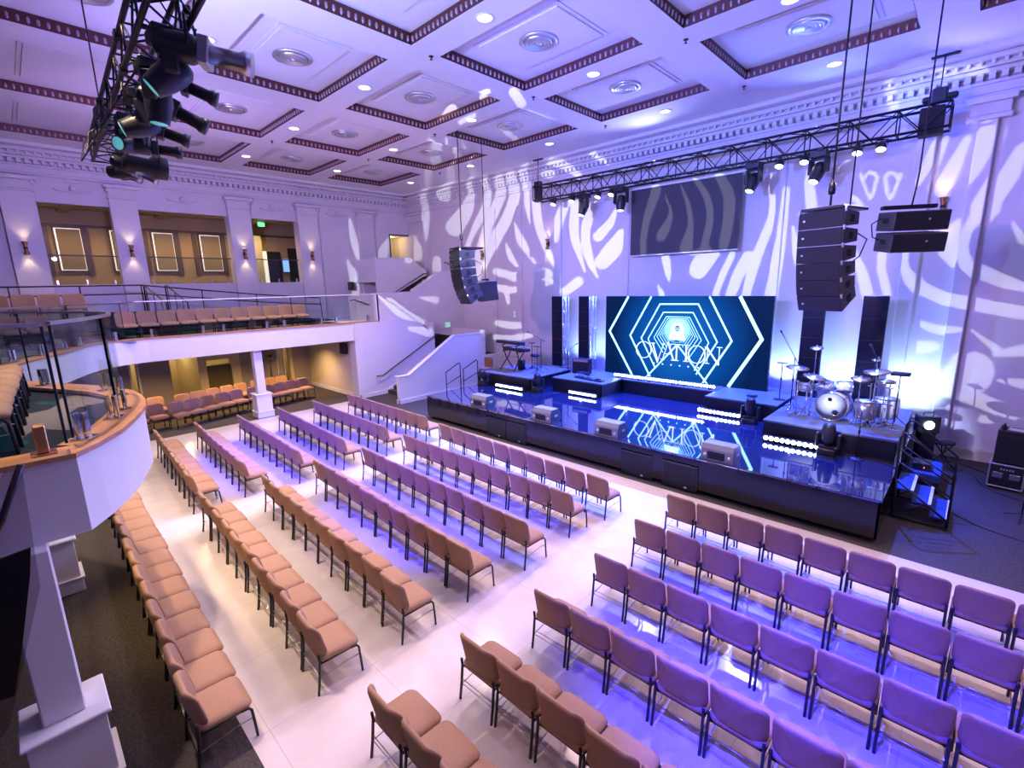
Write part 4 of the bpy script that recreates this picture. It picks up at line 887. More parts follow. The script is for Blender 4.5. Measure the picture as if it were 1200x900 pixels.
# keyboards
t = thing('keyboard_stand', 'dark two tier keyboard stand on the leftmost riser', 'stand', (-12.95, 13.55, RZ), (0, 0, -.12))
for s in (-.42, .42):
    MB().tube([(s, -.32, .02), (s * .9, .1, .55), (s, .22, .74)], .022, 8).build('leg', 'black', t); MB().tube([(s, .3, .02), (s * .9, -.05, .5), (s, -.2, .98)], .022, 8).build('leg', 'black', t)
    MB().tube([(s, -.2, .74), (s, .26, .74)], .018, 6).build('support_arm', 'black', t); MB().tube([(s, -.22, .98), (s, .12, 1.04)], .018, 6).build('support_arm', 'black', t)
MB().tube([(-.42, .1, .5), (.42, .1, .5)], .02, 6).build('crossbar', 'steel', t)
def keyboard(label, loc, w, rot):
    k = thing('keyboard', label, 'keyboard instrument', loc, rot, 'keyboards on the two tier stand')
    MB().cbox(-w / 2, w / 2, -.17, .17, -.045, .085, .016).build('body', 'blackp', k); m = MB()
    n = int(w / .0236) - 4
    for q in range(n): x = -w / 2 + .05 + q * .0236; m.box(x, x + .0215, -.02 + .03, .15, .085, .097)
    m.build('white_key_set', 'white', k); m = MB()
    for q in range(n):
        if q % 7 not in (2, 6): x = -w / 2 + .05 + q * .0236 + .015; m.box(x, x + .013, .01, .09, .097, .106)
    m.build('black_key_set', 'blackp', k); MB().box(-.12, .12, -.13, -.05, .0855, .088).build('display', 'bluescreen', k); MB().box(-w / 2 + .02, w / 2 - .02, -.165, -.16, .02, .06).build('rear_panel', 'alu', k)
keyboard('upper keyboard on the two tier stand, silver edged', (-13.0, 13.45, RZ + 1.075), 1.42, (-.12, 0, -.12)); keyboard('lower keyboard on the two tier stand', (-12.85, 13.63, RZ + .805), 1.30, (0, 0, -.12))
t = thing('piano_stool', 'round black stool behind the keyboard stand', 'stool', (-12.5, 14.35, RZ)); MB().lathe([(.0, .48), (.18, .48), (.19, .52), (.17, .56), (0, .57)], 18).build('seat', 'rubber', t); MB().tube([(0, 0, .2), (0, 0, .48)], .025, 8).build('post', 'steel', t)
for k in range(4): a = pi / 4 + k * pi / 2; MB().tube([(0, 0, .22), (.22 * cos(a), .22 * sin(a), .01)], .014, 6).build('leg', 'steel', t)
t = thing('waste_bin', 'black bin under the keyboards', 'bin', (-12.7, 13.75, RZ)); MB().lathe([(.13, 0), (.16, .38), (.15, .38), (.12, .02), (0, .02)], 18).build('body', 'rubber', t); MB().lathe([(.163, .37), (.168, .385), (.15, .385)], 18).build('rim', 'blackp', t)
t = thing('side_chair', 'brown chair back showing behind the stage riser by the blue wall', 'chair', (-14.35, 13.35, DZ)); MB().pad(.42, .42, .05, .07, rotm(0, 0, .2, (0, .18, .66)), .01).build('backrest', 'brown', t); MB().pad(.44, .44, .07, .07, rotm(pi / 2, 0, 0, (0, 0, .42)), .01).build('seat', 'brown', t)
for x in (-.18, .18):
    for y in (-.18, .18): MB().tube([(x, y, 0), (x, y, .4)], .012, 6).build('leg', 'black', t)
# amplifier riser
t = thing('guitar_amplifier', 'blue-lit combo amplifier on the second riser', 'amplifier', (-10.35, 14.55, RZ), (0, 0, .15)); MB().cbox(-.34, .34, -.14, .14, 0, .56, .015).build('cabinet', 'blackp', t); MB().box(-.30, .30, -.147, -.14, .04, .42).build('grille', 'grille', t); MB().box(-.30, .30, -.147, -.14, .45, .53).build('control_panel', 'steel', t); MB().tube([(-.1, 0, .56), (-.08, 0, .60), (.08, 0, .60), (.1, 0, .56)], .012, 6).build('handle', 'rubber', t)
t = thing('pedal_board', 'low board of effect pedals on the amplifier riser', 'pedal board', (-9.6, 13.75, RZ), (0, 0, -.2)); MB().cbox(-.45, .45, -.16, .16, 0, .05, .006).build('board', 'black', t)
for q in range(7):
    b = MB().cbox(-.04, .04, -.06, .06, 0, .05, .005).build('pedal', 'alu' if q % 2 else 'steel', t, (-.38 + .125 * q, .02 * (q % 3 - 1), .05))
    MB().lathe([(.012, .05), (.012, .06), (0, .06)], 8, rotm(t=(0, -.03, 0))).build('switch', 'chrome', b)
t = thing('stage_box', 'small blue-lit equipment box beside the amplifier', 'box', (-10.0, 14.15, RZ)); MB().cbox(-.2, .2, -.12, .12, 0, .14, .01).build('case', 'blackp', t); MB().box(-.18, .18, -.124, -.12, .03, .11).build('front_panel', 'steel', t)
t = thing('pedal_board', 'small dark pedal on the empty grey riser top', 'pedal board', (-4.3, 14.4, RZ)); MB().cbox(-.13, .13, -.08, .08, 0, .05, .006).build('board', 'black', t); MB().cbox(-.06, .06, -.05, .05, .05, .07, .006).build('pedal', 'steel', t)
t = thing('pedal_board', 'dark gadget cluster at the front right corner of the amplifier riser', 'pedal board', (-8.95, 13.6, RZ)); MB().cbox(-.16, .16, -.1, .1, 0, .05, .006).build('board', 'black', t); MB().cbox(-.1, .02, -.06, .06, .05, .1, .006).build('pedal', 'blackp', t)
# ------------------------------------------------------------------ drum kit
def drum(name, label, loc, r, d, rot, wrap='wdrum', n=8, legs=None, batter='head', rim='chrome'):
    t = thing(name, label, 'drum', loc, rot, 'drums of the drum kit')
    MB().lathe([(r, -d / 2), (r, d / 2)], 28).build('shell', wrap, t)
    for s, nm in ((-1, 'resonant_head'), (1, 'batter_head')): MB().lathe([(r * .98, s * (d / 2 + .004)), (0, s * (d / 2 + .010))], 28).build(nm, batter, t)
    m = MB()
    for s in (-1, 1): m.tube([(r * 1.01 * cos(2 * pi * k / 28), r * 1.01 * sin(2 * pi * k / 28), s * (d / 2)) for k in range(28)], .012, 6, True)
    m.build('hoop', rim, t); m = MB()
    for k in range(n):
        a = 2 * pi * k / n; m.tube([(r * 1.04 * cos(a), r * 1.04 * sin(a), -d / 2), (r * 1.04 * cos(a), r * 1.04 * sin(a), d / 2)], .006, 5); m.cbox(r * cos(a) - .015, r * cos(a) + .015, r * sin(a) - .015, r * sin(a) + .015, -.03, .03, .004)
    m.build('lug_set', 'chrome', t); return t
KX, KY = -2.12, 13.0
b = drum('bass_drum', 'white bass drum facing the hall in the middle of the kit', (KX, KY + .2, RZ + .335), .325, .42, (pi / 2, 0, -.12))
MB().lathe([(.075, .222), (.075, .228), (.055, .228), (.055, .222)], 20, rotm(t=(.10, -.13, 0))).build('port_ring', 'chrome', b); MB().lathe([(.055, .224), (0, .225)], 20, rotm(t=(.10, -.13, 0))).build('port', 'rubber', b); MB().lathe([(.045, .222), (.045, .227), (.03, .227), (.03, .222)], 16, rotm(t=(-.03, .17, 0))).build('badge', 'rubber', b)
for s in (-1, 1): MB().tube([(.30 * s, -.15, .12), (.43 * s, -.32, .22)], .010, 6).build('spur', 'chrome', b)
drum('tom_drum', 'white rack tom left above the bass drum', (KX - .22, KY + .25, RZ + .80), .14, .2, (-.25, .12, 0)); drum('tom_drum', 'white rack tom right above the bass drum', (KX + .16, KY + .25, RZ + .80), .155, .21, (-.25, -.1, 0))
drum('snare_drum', 'chrome snare drum behind the rack toms', (KX - .35, KY + .75, RZ + .62), .18, .14, (0, 0, 0), 'steel', 10); drum('floor_tom', 'clear blue-lit floor tom right of the bass drum', (KX + .62, KY + .05, RZ + .36), .2, .4, (0, 0, 0), 'steel'); drum('floor_tom', 'second floor tom at the right end of the kit', (KX + .95, KY + .45, RZ + .38), .22, .42, (0, 0, 0), 'wdrum')
drum('side_snare', 'small side snare at the left of the kit', (-2.75, 13.25, RZ + .66), .15, .16, (-.15, .1, 0), 'steel')
def cymbal_stand(label, loc, h, r, tilt, rz=0, two=False, boom=None):
    t = thing('cymbal_stand', label, 'cymbal', loc, (0, 0, rz), 'cymbals of the drum kit')
    for k in range(3): a = 2 * pi * k / 3; MB().tube([(0, 0, .28), (.27 * cos(a), .27 * sin(a), .012)], .011, 6).build('leg', 'chrome', t)
    MB().tube([(0, 0, .08), (0, 0, h * .6)], .015, 8).build('lower_tube', 'chrome', t); top = V((0, 0, h))
    if boom: MB().tube([(0, 0, h * .6), (0, 0, h * .8), (boom[0], boom[1], h)], .010, 7).build('boom_arm', 'chrome', t); top = V((boom[0], boom[1], h))
    else: MB().tube([(0, 0, h * .6), (0, 0, h + .05)], .010, 8).build('upper_tube', 'chrome', t)
    for dz in ((0, .035) if two else (0,)):
        mt = Matrix.Translation(top + V((0, 0, dz))) @ Euler((tilt[0], tilt[1], 0)).to_matrix().to_4x4(); s = -1 if (two and dz) else 1
        MB().lathe([(r, -.022), (r * .6, -.006), (r * .26, .004), (r * .18, .02), (.01, .03)], 28, mt).build('cymbal', 'cymbal', t)
    MB().lathe([(.015, h + .03), (.015, h + .06)], 8).build('wing_nut', 'chrome', t)
cymbal_stand('large crash cymbal, leftmost over the drum kit', (-2.98, 13.3, RZ), 1.15, .26, (.12, .12)); cymbal_stand('crash cymbal tilted right beside the leftmost one', (-2.66, 13.0, RZ), 1.02, .25, (.12, .22), boom=(.14, -.05)); cymbal_stand('ride cymbal low on the right of the kit', (-1.62, 12.85, RZ), 1.10, .20, (.2, .05)); cymbal_stand('large crash cymbal on the right, above the ride', (-1.38, 13.15, RZ), 1.24, .26, (.15, -.06)); cymbal_stand('hi-hat pair at the right of the kit', (-1.18, 12.95, RZ), 1.06, .19, (.02, .0), two=True); cymbal_stand('small splash cymbal high at the left of the kit', (-2.75, 14.0, RZ), 1.58, .15, (.3, 0)); cymbal_stand('small splash cymbal high at the right of the kit', (-1.45, 13.75, RZ), 1.42, .10, (.3, 0), boom=(-.03, 0))
t = thing('drum_pad', 'black electronic drum pad on a stand, right end of the kit', 'drum', (-.98, 13.3, RZ)); MB().cbox(-.17, .17, -.12, .12, 1.16, 1.23, .015).build('pad', 'rubber', t); MB().tube([(0, 0, .1), (0, 0, 1.16)], .014, 8).build('pole', 'black', t); MB().tube([(0, 0, .9), (-.14, 0, 1.05)], .01, 6).build('strut', 'black', t)
for k in range(3): a = 2 * pi * k / 3 + .5; MB().tube([(0, 0, .25), (.26 * cos(a), .26 * sin(a), .012)], .010, 6).build('leg', 'black', t)
t = thing('drum_throne', 'round drummer stool behind the kit', 'stool', (KX, KY + 1.2, RZ)); MB().lathe([(0, .48), (.17, .48), (.19, .52), (.17, .57), (0, .58)], 20).build('seat', 'rubber', t); MB().tube([(0, 0, .12), (0, 0, .48)], .02, 8).build('post', 'chrome', t)
for k in range(3): a = 2 * pi * k / 3; MB().tube([(0, 0, .26), (.25 * cos(a), .25 * sin(a), .012)], .012, 6).build('leg', 'chrome', t)
t = thing('drum_rack', 'chrome tube rack carrying clamps on the left of the kit', 'rack', (-2.72, 13.0, RZ))
for x in (-.18, .12): MB().tube([(x, .15, 0), (x, .15, .85)], .019, 8).build('upright', 'chrome', t); MB().tube([(x - .12, .0, .012), (x, .15, .05), (x + .1, .34, .012)], .016, 6).build('foot', 'chrome', t)
MB().tube([(-.25, .15, .80), (.2, .12, .80)], .019, 8).build('crossbar', 'chrome', t); MB().tube([(-.25, .15, .42), (.2, .12, .42)], .015, 8).build('crossbar', 'chrome', t)
t = thing('drum_rack', 'chrome tube rack carrying clamps on the right of the kit', 'rack', (-1.3, 13.1, RZ))
for x in (-.15, .18): MB().tube([(x, .1, 0), (x, .1, .95)], .019, 8).build('upright', 'chrome', t); MB().tube([(x - .1, -.06, .012), (x, .1, .05), (x + .1, .26, .012)], .016, 6).build('foot', 'chrome', t)
MB().tube([(-.22, .1, .88), (.25, .1, .88)], .019, 8).build('crossbar', 'chrome', t); MB().tube([(-.22, .1, .5), (.25, .1, .5)], .015, 8).build('crossbar', 'chrome', t)
t = thing('stage_spotlight', 'black floor spotlight box right behind the drum riser', 'stage light', (-.46, 14.52, .9), (0, 0, .5)); MB().cbox(-.2, .2, -.15, .15, .1, .5, .02).build('housing', 'blackp', t); MB().lathe([(.09, 0), (.1, .03), (0, .03)], 16, rotm(pi / 2, 0, 0, (-.04, -.15, .3))).build('lens', 'bluelamp', t); MB().tube([(-.1, 0, .5), (-.09, 0, .57), (.09, 0, .57), (.1, 0, .5)], .012, 6).build('handle', 'black', t); MB().cbox(-.15, .15, -.12, .12, -.9, .1, .01).build('stand', 'black', t)
# ------------------------------------------------------------------ right of the stage
t = thing('stage_steps', 'black steel stage steps with blue carpeted treads and white edges', 'steps', (-.70, 11.25, 0))
for k, z in enumerate((.62, .42, .21)):
    x = .02 + .27 * k; MB().cbox(x, x + .28, .04, 1.1, z - .03, z, .005).build('tread', 'blue_tread', t); MB().cbox(x + .235, x + .283, .04, 1.1, z - .002, z + .006, .002).build('edge_strip', 'gaff', t)
for y in (.02, 1.12):
    m = MB(); m.tube([(0, y, .80), (.82, y, .18), (.82, y, .03)], .022, 6); m.tube([(0, y, .05), (.84, y, .05)], .022, 6); m.tube([(.03, y, .05), (.03, y, .8)], .022, 6); m.tube([(.03, y, .1), (.5, y, .42)], .012, 5); m.build('stringer', 'black', t)
    MB().tube([(.02, y, .1), (.0, y, 1.62), (.06, y, 1.72), (.14, y, 1.70), (.83, y, 1.12), (.83, y, 0)], .021, 8).build('handrail', 'black', t)
    m = MB()
    for d in (.24, .48): m.tube([(.02, y, 1.68 - d - .05), (.83, y, 1.12 - d)], .013, 6)
    m.build('mid_rail', 'black', t)
for x in (.82,):
    for y in (.02, 1.12): MB().lathe([(.03, 0), (.03, .03), (.015, .05)], 10, rotm(t=(x, y, 0))).build('foot', 'rubber', t)
for i, y in enumerate((11.42, 12.3)):
    t = thing('step_handrail', 'black tube handrail on the left stage steps, %s the seats' % ('nearer' if i == 0 else 'further from'), 'handrail', (-13.68, y, DZ), group='handrails of the left steps')
    MB().tube([(0, 0, 0), (0, 0, .92), (-.05, 0, .97), (-.85, 0, .52), (-.87, 0, .48), (-.87, 0, -.6)], .019, 8).build('frame', 'black', t); MB().tube([(0, 0, .48), (-.87, 0, .02)], .014, 6).build('mid_rail', 'black', t)
    MB().lathe([(.05, 0), (.05, .012), (.02, .014)], 12).build('flange', 'black', t)
t = thing('stage_stair', 'black steps up to the stage along the blue stair wall', 'steps', (-13.74, 11.36, 0))
for k in range(3): MB().cbox(-.29 * (k + 1), -.29 * k, 0, 1.0, .0, .63 - .21 * k, .005).build('tread', 'risers', t)
t = thing('folding_stool', 'black stool with backrest pad behind the stage steps', 'stool', (-.12, 15.2, 0), (0, 0, .5)); MB().lathe([(0, .60), (.22, .60), (.23, .63), (.2, .66), (0, .66)], 20, Matrix.Diagonal((1, .8, 1, 1))).build('seat', 'rubber', t)
for s in (-1, 1): MB().tube([(.17 * s, -.2, .01), (-.14 * s, .12, .6)], .014, 6).build('leg', 'black', t); MB().tube([(.15 * s, .2, .01), (-.12 * s, -.14, .6)], .014, 6).build('leg', 'black', t)
MB().tube([(-.16, .02, .63), (-.24, .06, 1.0)], .014, 6).build('back_stem', 'black', t); MB().ball((-.25, .06, 1.0), .10, 12, (.6, 1, 1)).build('backrest', 'rubber', t)
t = thing('road_case', 'black rack road case with silver edges at the right wall', 'case', (.98, 14.62, 0), (0, 0, -.12))
MB().cbox(-.27, .27, -.3, .3, .05, .56, .008).build('body', 'blackp', t)
m = MB()
for x in (-.27, .27):
    for y in (-.3, .3): m.cbox(x - .015, x + .015, y - .015, y + .015, .05, .57, .004)
for z in (.06, .56):
    for y in (-.3, .3): m.cbox(-.27, .27, y - .014, y + .014, z - .014, z + .014, .004)
    for x in (-.27, .27): m.cbox(x - .014, x + .014, -.3, .3, z - .014, z + .014, .004)
m.build('edge_trim', 'alu', t)
for x in (-.13, .13): MB().cbox(x - .08, x + .08, -.312, -.298, .26, .38, .006).build('latch_dish', 'steel', t); 
m = MB(); 
for q in range(5): m.box(-.1 + .045 * q, -.075 + .045 * q, -.306, -.30, .44, .48)
m.build('stencil_mark', 'alu', t)
for x in (-.2, .2):
    for y in (-.22, .22): MB().lathe([(.035, -.015), (.035, .015)], 12, rotm(0, pi / 2, 0, (x, y, .036))).build('caster', 'rubber', t)
t = thing('bass_amplifier', 'tall black amplifier cabinet standing on the road case', 'amplifier', (.98, 14.62, .575), (0, 0, -.12)); MB().cbox(-.25, .27, -.2, .25, 0, .72, .012).build('cabinet', 'blackp', t); MB().box(-.22, .24, -.207, -.2, .04, .6).build('grille', 'grille', t); MB().box(-.22, .24, -.207, -.2, .62, .70).build('control_panel', 'rubber', t)
t = thing('paper_sheet', 'white sheet lying on top of the tall amplifier', 'paper', (1.05, 14.62, 1.297), (0, 0, -.2)); MB().prism([(-.17, -.12), (.17, -.12), (.17, .12), (-.17, .12)], 0, .004).build('sheet', 'paper', t); MB().tube([(-.17, -.12, .012), (-.17, .12, .012)], .012, 8).build('curled_edge', 'paper', t)
t = thing('headphones', 'black headphones beside the paper on the amplifier', 'headphones', (.80, 14.55, 1.30)); MB().tube([(.0, -.08, .04), (0, -.07, .1), (0, 0, .13), (0, .07, .1), (0, .08, .04)], .012, 6).build('headband', 'rubber', t)
for s in (-1, 1): MB().lathe([(.04, -.02), (.045, 0), (.04, .02)], 12, rotm(pi / 2, 0, 0, (0, .08 * s, .042))).build('ear_cup', 'rubber', t)
t = thing('equipment_cart', 'low cart of blue-lit gear behind the stage steps', 'cart', (-.35, 13.6, 0)); MB().cbox(-.28, .28, -.5, .6, .25, .42, .01).build('tray', 'blue_tread', t); MB().cbox(-.2, .1, -.3, .1, .42, .58, .01).build('device', 'blackp', t); MB().box(-.02, .0, -.31, -.30, .48, .50).build('power_light', 'red', t)
for x in (-.25, .25):
    for y in (-.45, .55): MB().tube([(x, y, 0), (x, y, .3)], .02, 6).build('leg', 'black', t)
def cable(label, pts, r=.012):
    P = [V(p) for p in pts]; out = []
    for i in range(len(P) - 1):
        p0, p1, p2, p3 = P[max(i - 1, 0)], P[i], P[i + 1], P[min(i + 2, len(P) - 1)]
        for k in range(6): u = k / 6; out.append(.5 * ((2 * p1) + (p2 - p0) * u + (2 * p0 - 5 * p1 + 4 * p2 - p3) * u * u + (3 * p1 - p0 - 3 * p2 + p3) * u ** 3))
    out.append(P[-1]); o = MB().tube(out, r, 6).build('cable', 'cable', None); return tag(o, label, 'cable', 'cables on the floor')
cable('thick black cable along the wall from the steps to the road case', [(-.3, 15.6, .015), (.1, 15.75, .015), (.45, 15.55, .015), (.8, 15.2, .015)], .016); cable('black cable looping in front of the road case', [(.5, 15.0, .014), (.55, 14.6, .014), (.75, 14.15, .014), (1.05, 13.9, .014), (1.3, 13.8, .014)])
cable('thin black cable crossing the grey carpet right of the steps', [(.2, 12.2, .012), (.5, 11.9, .012), (.9, 11.7, .012), (1.6, 11.5, .012)], .008); cable('white cable running across the stage deck before the drum riser', [(-1.5, 12.02, DZ + .012), (-1.2, 11.9, DZ + .012), (-.9, 11.95, DZ + .012), (-.75, 11.8, DZ + .012)], .009)
cable('thin black cable from the left riser down to the stage deck', [(-11.25, 12.5, DZ + .01), (-10.9, 12.7, DZ + .01), (-10.6, 12.6, DZ + .01), (-10.2, 13.0, DZ + .01)], .009)
# ------------------------------------------------------------------ hung loudspeakers
def array_box(w, h, d, wf):                                         # trapezoid cabinet, front at -y
    return [(-w / 2, -d / 2), (w / 2, -d / 2), (wf / 2, d / 2), (-wf / 2, d / 2)]
def line_array(label, x, y, ztop, rz, cable_x, tilts):
    t = thing('line_array_speaker', label, 'loudspeaker', (x, y, ztop), (0, 0, rz), 'hung line arrays')
    MB().cbox(-.36, .36, -.3, .62, .02, .07, .008).build('fly_frame', 'black', t)
    p = V((0, -.28, 0)); ang = 0; H = .305
    for i, dt in enumerate(tilts):
        ang += dt; mt = Matrix.Translation(p) @ Euler((ang, 0, 0)).to_matrix().to_4x4()
        b = MB(); b.add([(-.39, 0, -.006), (.39, 0, -.006), (.39, 0, -H + .004), (-.39, 0, -H + .004), (-.37, .56, -.05), (.37, .56, -.05), (.37, .56, -H + .05), (-.37, .56, -H + .05)], [(0, 1, 2, 3), (7, 6, 5, 4), (0, 4, 5, 1), (3, 2, 6, 7), (0, 3, 7, 4), (1, 5, 6, 2)], False, mt); c = b.build('cabinet', 'arraycab', t)
        g = MB(); g.cbox(-.38, .38, -.014, .0, -H + .008, -.010, .004, mt); g.build('grille', 'grille', c)
        for s in (-1, 1): MB().box(s * .386 - .008, s * .386 + .008, .22, .34, -H * .72, -H * .32, mt).build('side_grip', 'rubber', c)
        g = MB(); g.box(-.30, -.265, -.018, -.014, -H * .55, -H * .45, mt); g.build('badge', 'alu', c)
        for s in (-1, 1): MB().cbox(s * .39 - .012, s * .39 + .012, .0, .05, -.05, .03, .004, mt).build('rigging_plate', 'alu', c)
        p = mt @ V((0, 0, -H))
    h = ZC + .2 - ztop
    MB().tube([(0, .0, .05), (0, 0, .55)], .02, 6).build('hoist_chain', 'cable', t); MB().lathe([(.05, .3), (.06, .36), (.05, .5)], 10).build('shackle', 'black', t); MB().tube([(0, 0, .5), (0, 0, h)], .017, 6).build('cable', 'cable', t)
    if cable_x: MB().tube([(cable_x, .45, .05), (cable_x, .45, h)], .014, 6).build('cable', 'cable', t)
    MB().tube([(.3, .3, -.35), (.42, .55, -.5), (.35, .5, -.8), (.25, .3, -.95)], .012, 6).build('signal_cable', 'cable', t)
    return t
line_array('curved line array hung at the left above the stage stairs', -12.45, 10.7, 5.78, -.25, None, (-.02, .06, .08, .10, .12, .14))
line_array('tall black line array hung at the right over the drum side', -2.12, 10.65, 5.78, -.26, .12, (0.02, .03, .04, .06, .10, .16))
def hung_sub(label, x, y, ztop, rz, n, h, hz=ZC - .02):
    t = thing('hung_subwoofer', label, 'loudspeaker', (x, y, ztop), (0, 0, rz), 'hung subwoofers')
    MB().cbox(-.55, .35, -.06, .06, .03, .10, .008).build('fly_bar', 'black', t)
    for i in range(n):
        mt = rotm(.10 + .02 * i, 0, 0, (0, 0, -i * (h + .03)))
        c = MB().cbox(-.45, .45, -.32, .32, -h, -.01, .012, mt).build('cabinet', 'arraycab', t); MB().box(-.43, .43, -.328, -.32, -h + .02, -.03, mt).build('grille', 'grille', c)
        MB().cbox(-.458, -.448, -.1, .1, -h * .6, -h * .35, .004, mt).build('handle', 'rubber', c); MB().box(.1, .13, -.332, -.328, -h * .5, -h * .4, mt).build('badge', 'alu', c)
    MB().tube([(-.05, 0, .1), (-.02, 0, .4), (0, 0, .7), (0, 0, hz - ztop)], .014, 6).build('cable', 'cable', t); MB().tube([(-.45, .2, -.1), (-.58, .25, -.2), (-.56, .2, -.45), (-.45, .2, -.5)], .012, 6).build('signal_cable', 'cable', t)
    return t
hung_sub('pair of black cabinets hung at the far right under a fly bar', -1.05, 12.2, 5.82, .55, 2, .36)
t = hung_sub('blue-lit subwoofer with slatted frame hung beside the left line array', -12.95, 12.2, 4.75, -.6, 1, .68, ZC + .15)
m = MB()
for y in (-.28, -.1, .08, .28): m.cbox(-.45, .45, y - .025, y + .025, .0, .03, .004)
for x in (-.43, .43): m.cbox(x - .025, x + .025, -.3, .3, .0, .03, .004)
m.build('slatted_frame', 'alu', t)
# ------------------------------------------------------------------ trusses
def truss(name, label, loc, length, a, n, r, rb):
    t = thing(name, label, 'truss', loc); m = MB(); P = truss_lines(m, 0, length, a, n, r); m.build('chord_set', 'black', t); m = MB()
    for q in range(n):
        x0, x1 = length * q / n, length * (q + 1) / n
        for (i, j) in ((0, 3), (1, 2), (0, 1), (3, 2)):
            m.tube([P(x0, i if q % 2 else j), P(x1, j if q % 2 else i)], rb, 5)
    
    for q in range(0, n + 1, 2):
        x = length * q / n
        for (i, j) in ((0, 1), (1, 2), (2, 3), (3, 0)): m.tube([P(x, i), P(x, j)], rb * 1.2, 5)
    
    for q in range(1, 5):
        x = length * q / 5
        for i in range(4): m.cbox(x - .06, x + .06, P(0, i)[1] - .035, P(0, i)[1] + .035, P(0, i)[2] - .035, P(0, i)[2] + .035, .005)
    m.build('lattice', 'black', t)
    return t
TZ = 8.1
truss('stage_truss', 'long black lighting truss spanning above the stage', (-13.1, 15.3, TZ), 12.2, .26, 26, .032, .014)
for i, x in enumerate((-13.05, -1.15)):
    t = thing('chain_hoist', 'black chain hoist at the %s end of the stage truss' % ('left' if i == 0 else 'right'), 'hoist', (x, 15.3, TZ + .26), group='truss hoists')
    MB().cbox(-.14, .14, -.12, .12, (.05 if i else -.55), (.36 if i else .22), .03).build('motor', 'blackp', t); MB().tube([(.0, 0, .2), (0, 0, ZC - TZ - .26)], .014, 6).build('chain', 'cable', t); MB().tube([(0, 0, .02), (.05, 0, .12), (0, 0, .24)], .02, 6).build('hook', 'steel', t); MB().cbox(-.24, .24, -.05, .05, ZC - TZ - .30, ZC - TZ - .262, .01).build('ceiling_plate', 'black', t)
    if i: MB().cbox(-.30, .14, -.16, .16, -.62, -.02, .02).build('chain_bag', 'rubber', t); MB().cbox(-.3, .32, -.09, .09, .10, .22, .03).build('control_arm', 'black', t)
pc = None
pl = ['leftmost can light under the stage truss', 'second can light from the truss left end', 'can light under the truss, left of the dark screen pair', 'can light under the truss beside the projection screen', 'can light left of the right line array cables', 'can light behind the right line array top', 'can light under the truss right of the hanging cables', 'rightmost can light under the stage truss']
for i, x in enumerate((-12.26, -11.37, -10.23, -9.67, -4.34, -3.74, -2.58, -2.11)):
    loc = (x, 15.3, TZ - .26)
    if pc is None:
        pc = thing('par_can', pl[i], 'stage light', loc, (0, 0, 0), 'can lights under the stage truss'); mt = rotm(pi - .5, 0, 0, (0, 0, -.12))
        MB().lathe([(.05, -.10), (.085, -.06), (.105, .02), (.115, .13), (.105, .13), (.09, .04)], 16, mt).build('can', 'blackp', pc); MB().lathe([(.104, .115), (0, .125)], 16, mt).build('lens', 'bluelamp', pc); MB().tube([(-.12, 0, -.12), (-.12, 0, .0), (.12, 0, .0), (.12, 0, -.12)], .010, 6).build('yoke', 'black', pc); MB().cbox(-.03, .03, -.03, .03, 0, .06, .006).build('clamp', 'black', pc)
    else: dup(pc, loc, label=pl[i])
ml = ['moving head light on the stage truss, leftmost of five', 'moving head light next to the projection screen top left', 'moving head light at the top right of the projection screen', 'moving head light behind the right line array cables']
for i, x in enumerate((-10.86, -9.3, -5.0, -3.4)):
    moving_head(ml[i], (x, 15.3, TZ - .28), (pi, 0, 0), tilt=(-.35, -.1, -.4, -.45)[i], pan=(.5, 0, .5, .5)[i], group='moving heads under the stage truss', lens='amberlamp', hang=True, sc=1.15)
truss('audience_truss', 'dark lighting truss over the seats at the upper left', (-11.4, 1.62, 7.04), 11.8, .16, 28, .026, .011).rotation_euler = (0, 0, -.046)
for i, x in enumerate((-10.6, -5.2)):
    t = thing('chain_hoist', 'black hoist cable of the audience truss, %s one' % ('far' if i == 0 else 'near'), 'hoist', (x, 1.62 - .046 * (x + 11.4), 7.22), group='audience truss hoists'); MB().cbox(-.1, .1, -.1, .1, .05, .32, .02).build('motor', 'blackp', t); MB().tube([(0, 0, 0), (0, 0, 2.2)], .012, 6).build('chain', 'cable', t)
def profile_light(label, loc, rz, tilt, lens='tealens', body='blackp', sc=1.0):
    t = thing('profile_spotlight', label, 'stage light', loc, (0, 0, rz), 'spotlights on the audience truss'); t.scale = (sc,) * 3; mt = rotm(pi / 2 + tilt, 0, 0, (0, 0, -.26))
    mt = Euler((0, 0, 0)).to_matrix().to_4x4() @ Matrix.Translation((0, 0, -.26)) @ Euler((-pi / 2 - tilt, 0, 0)).to_matrix().to_4x4()
    m = MB(); m.lathe([(.06, -.30), (.10, -.27), (.12, -.12), (.12, .0), (.085, .06), (.08, .10)], 14, mt); m.build('lamp_housing', 'blackp', t)
    m = MB(); m.cbox(-.11, .11, -.11, .11, .05, .14, .01, mt); m.lathe([(.075, .1), (.08, .36), (.10, .40), (.10, .47), (.09, .47)], 14, mt); m.build('lens_barrel', body, t)
    MB().lathe([(.09, .455), (0, .465)], 14, mt).build('lens', lens, t)
    m = MB(); m.tube([(-.15, 0, -.26), (-.15, 0, -.05), (0, 0, 0.0), (.15, 0, -.05), (.15, 0, -.26)], .013, 6); m.build('yoke', 'black', t)
    m = MB(); m.cbox(-.03, .03, -.03, .03, 0, .08, .006); m.build('clamp', 'black', t)
    m = MB(); m.cbox(-.13, .13, -.005, .005, -.12, .12, .002, mt @ rotm(pi / 2, 0, 0, (0, 0, .48))) if False else m.tube([(0, .05, -.1), (.12, -.12, -.05), (.08, -.2, .1), (0, -.1, .2)], .009, 6); m.build('power_cable', 'cable', t); return t
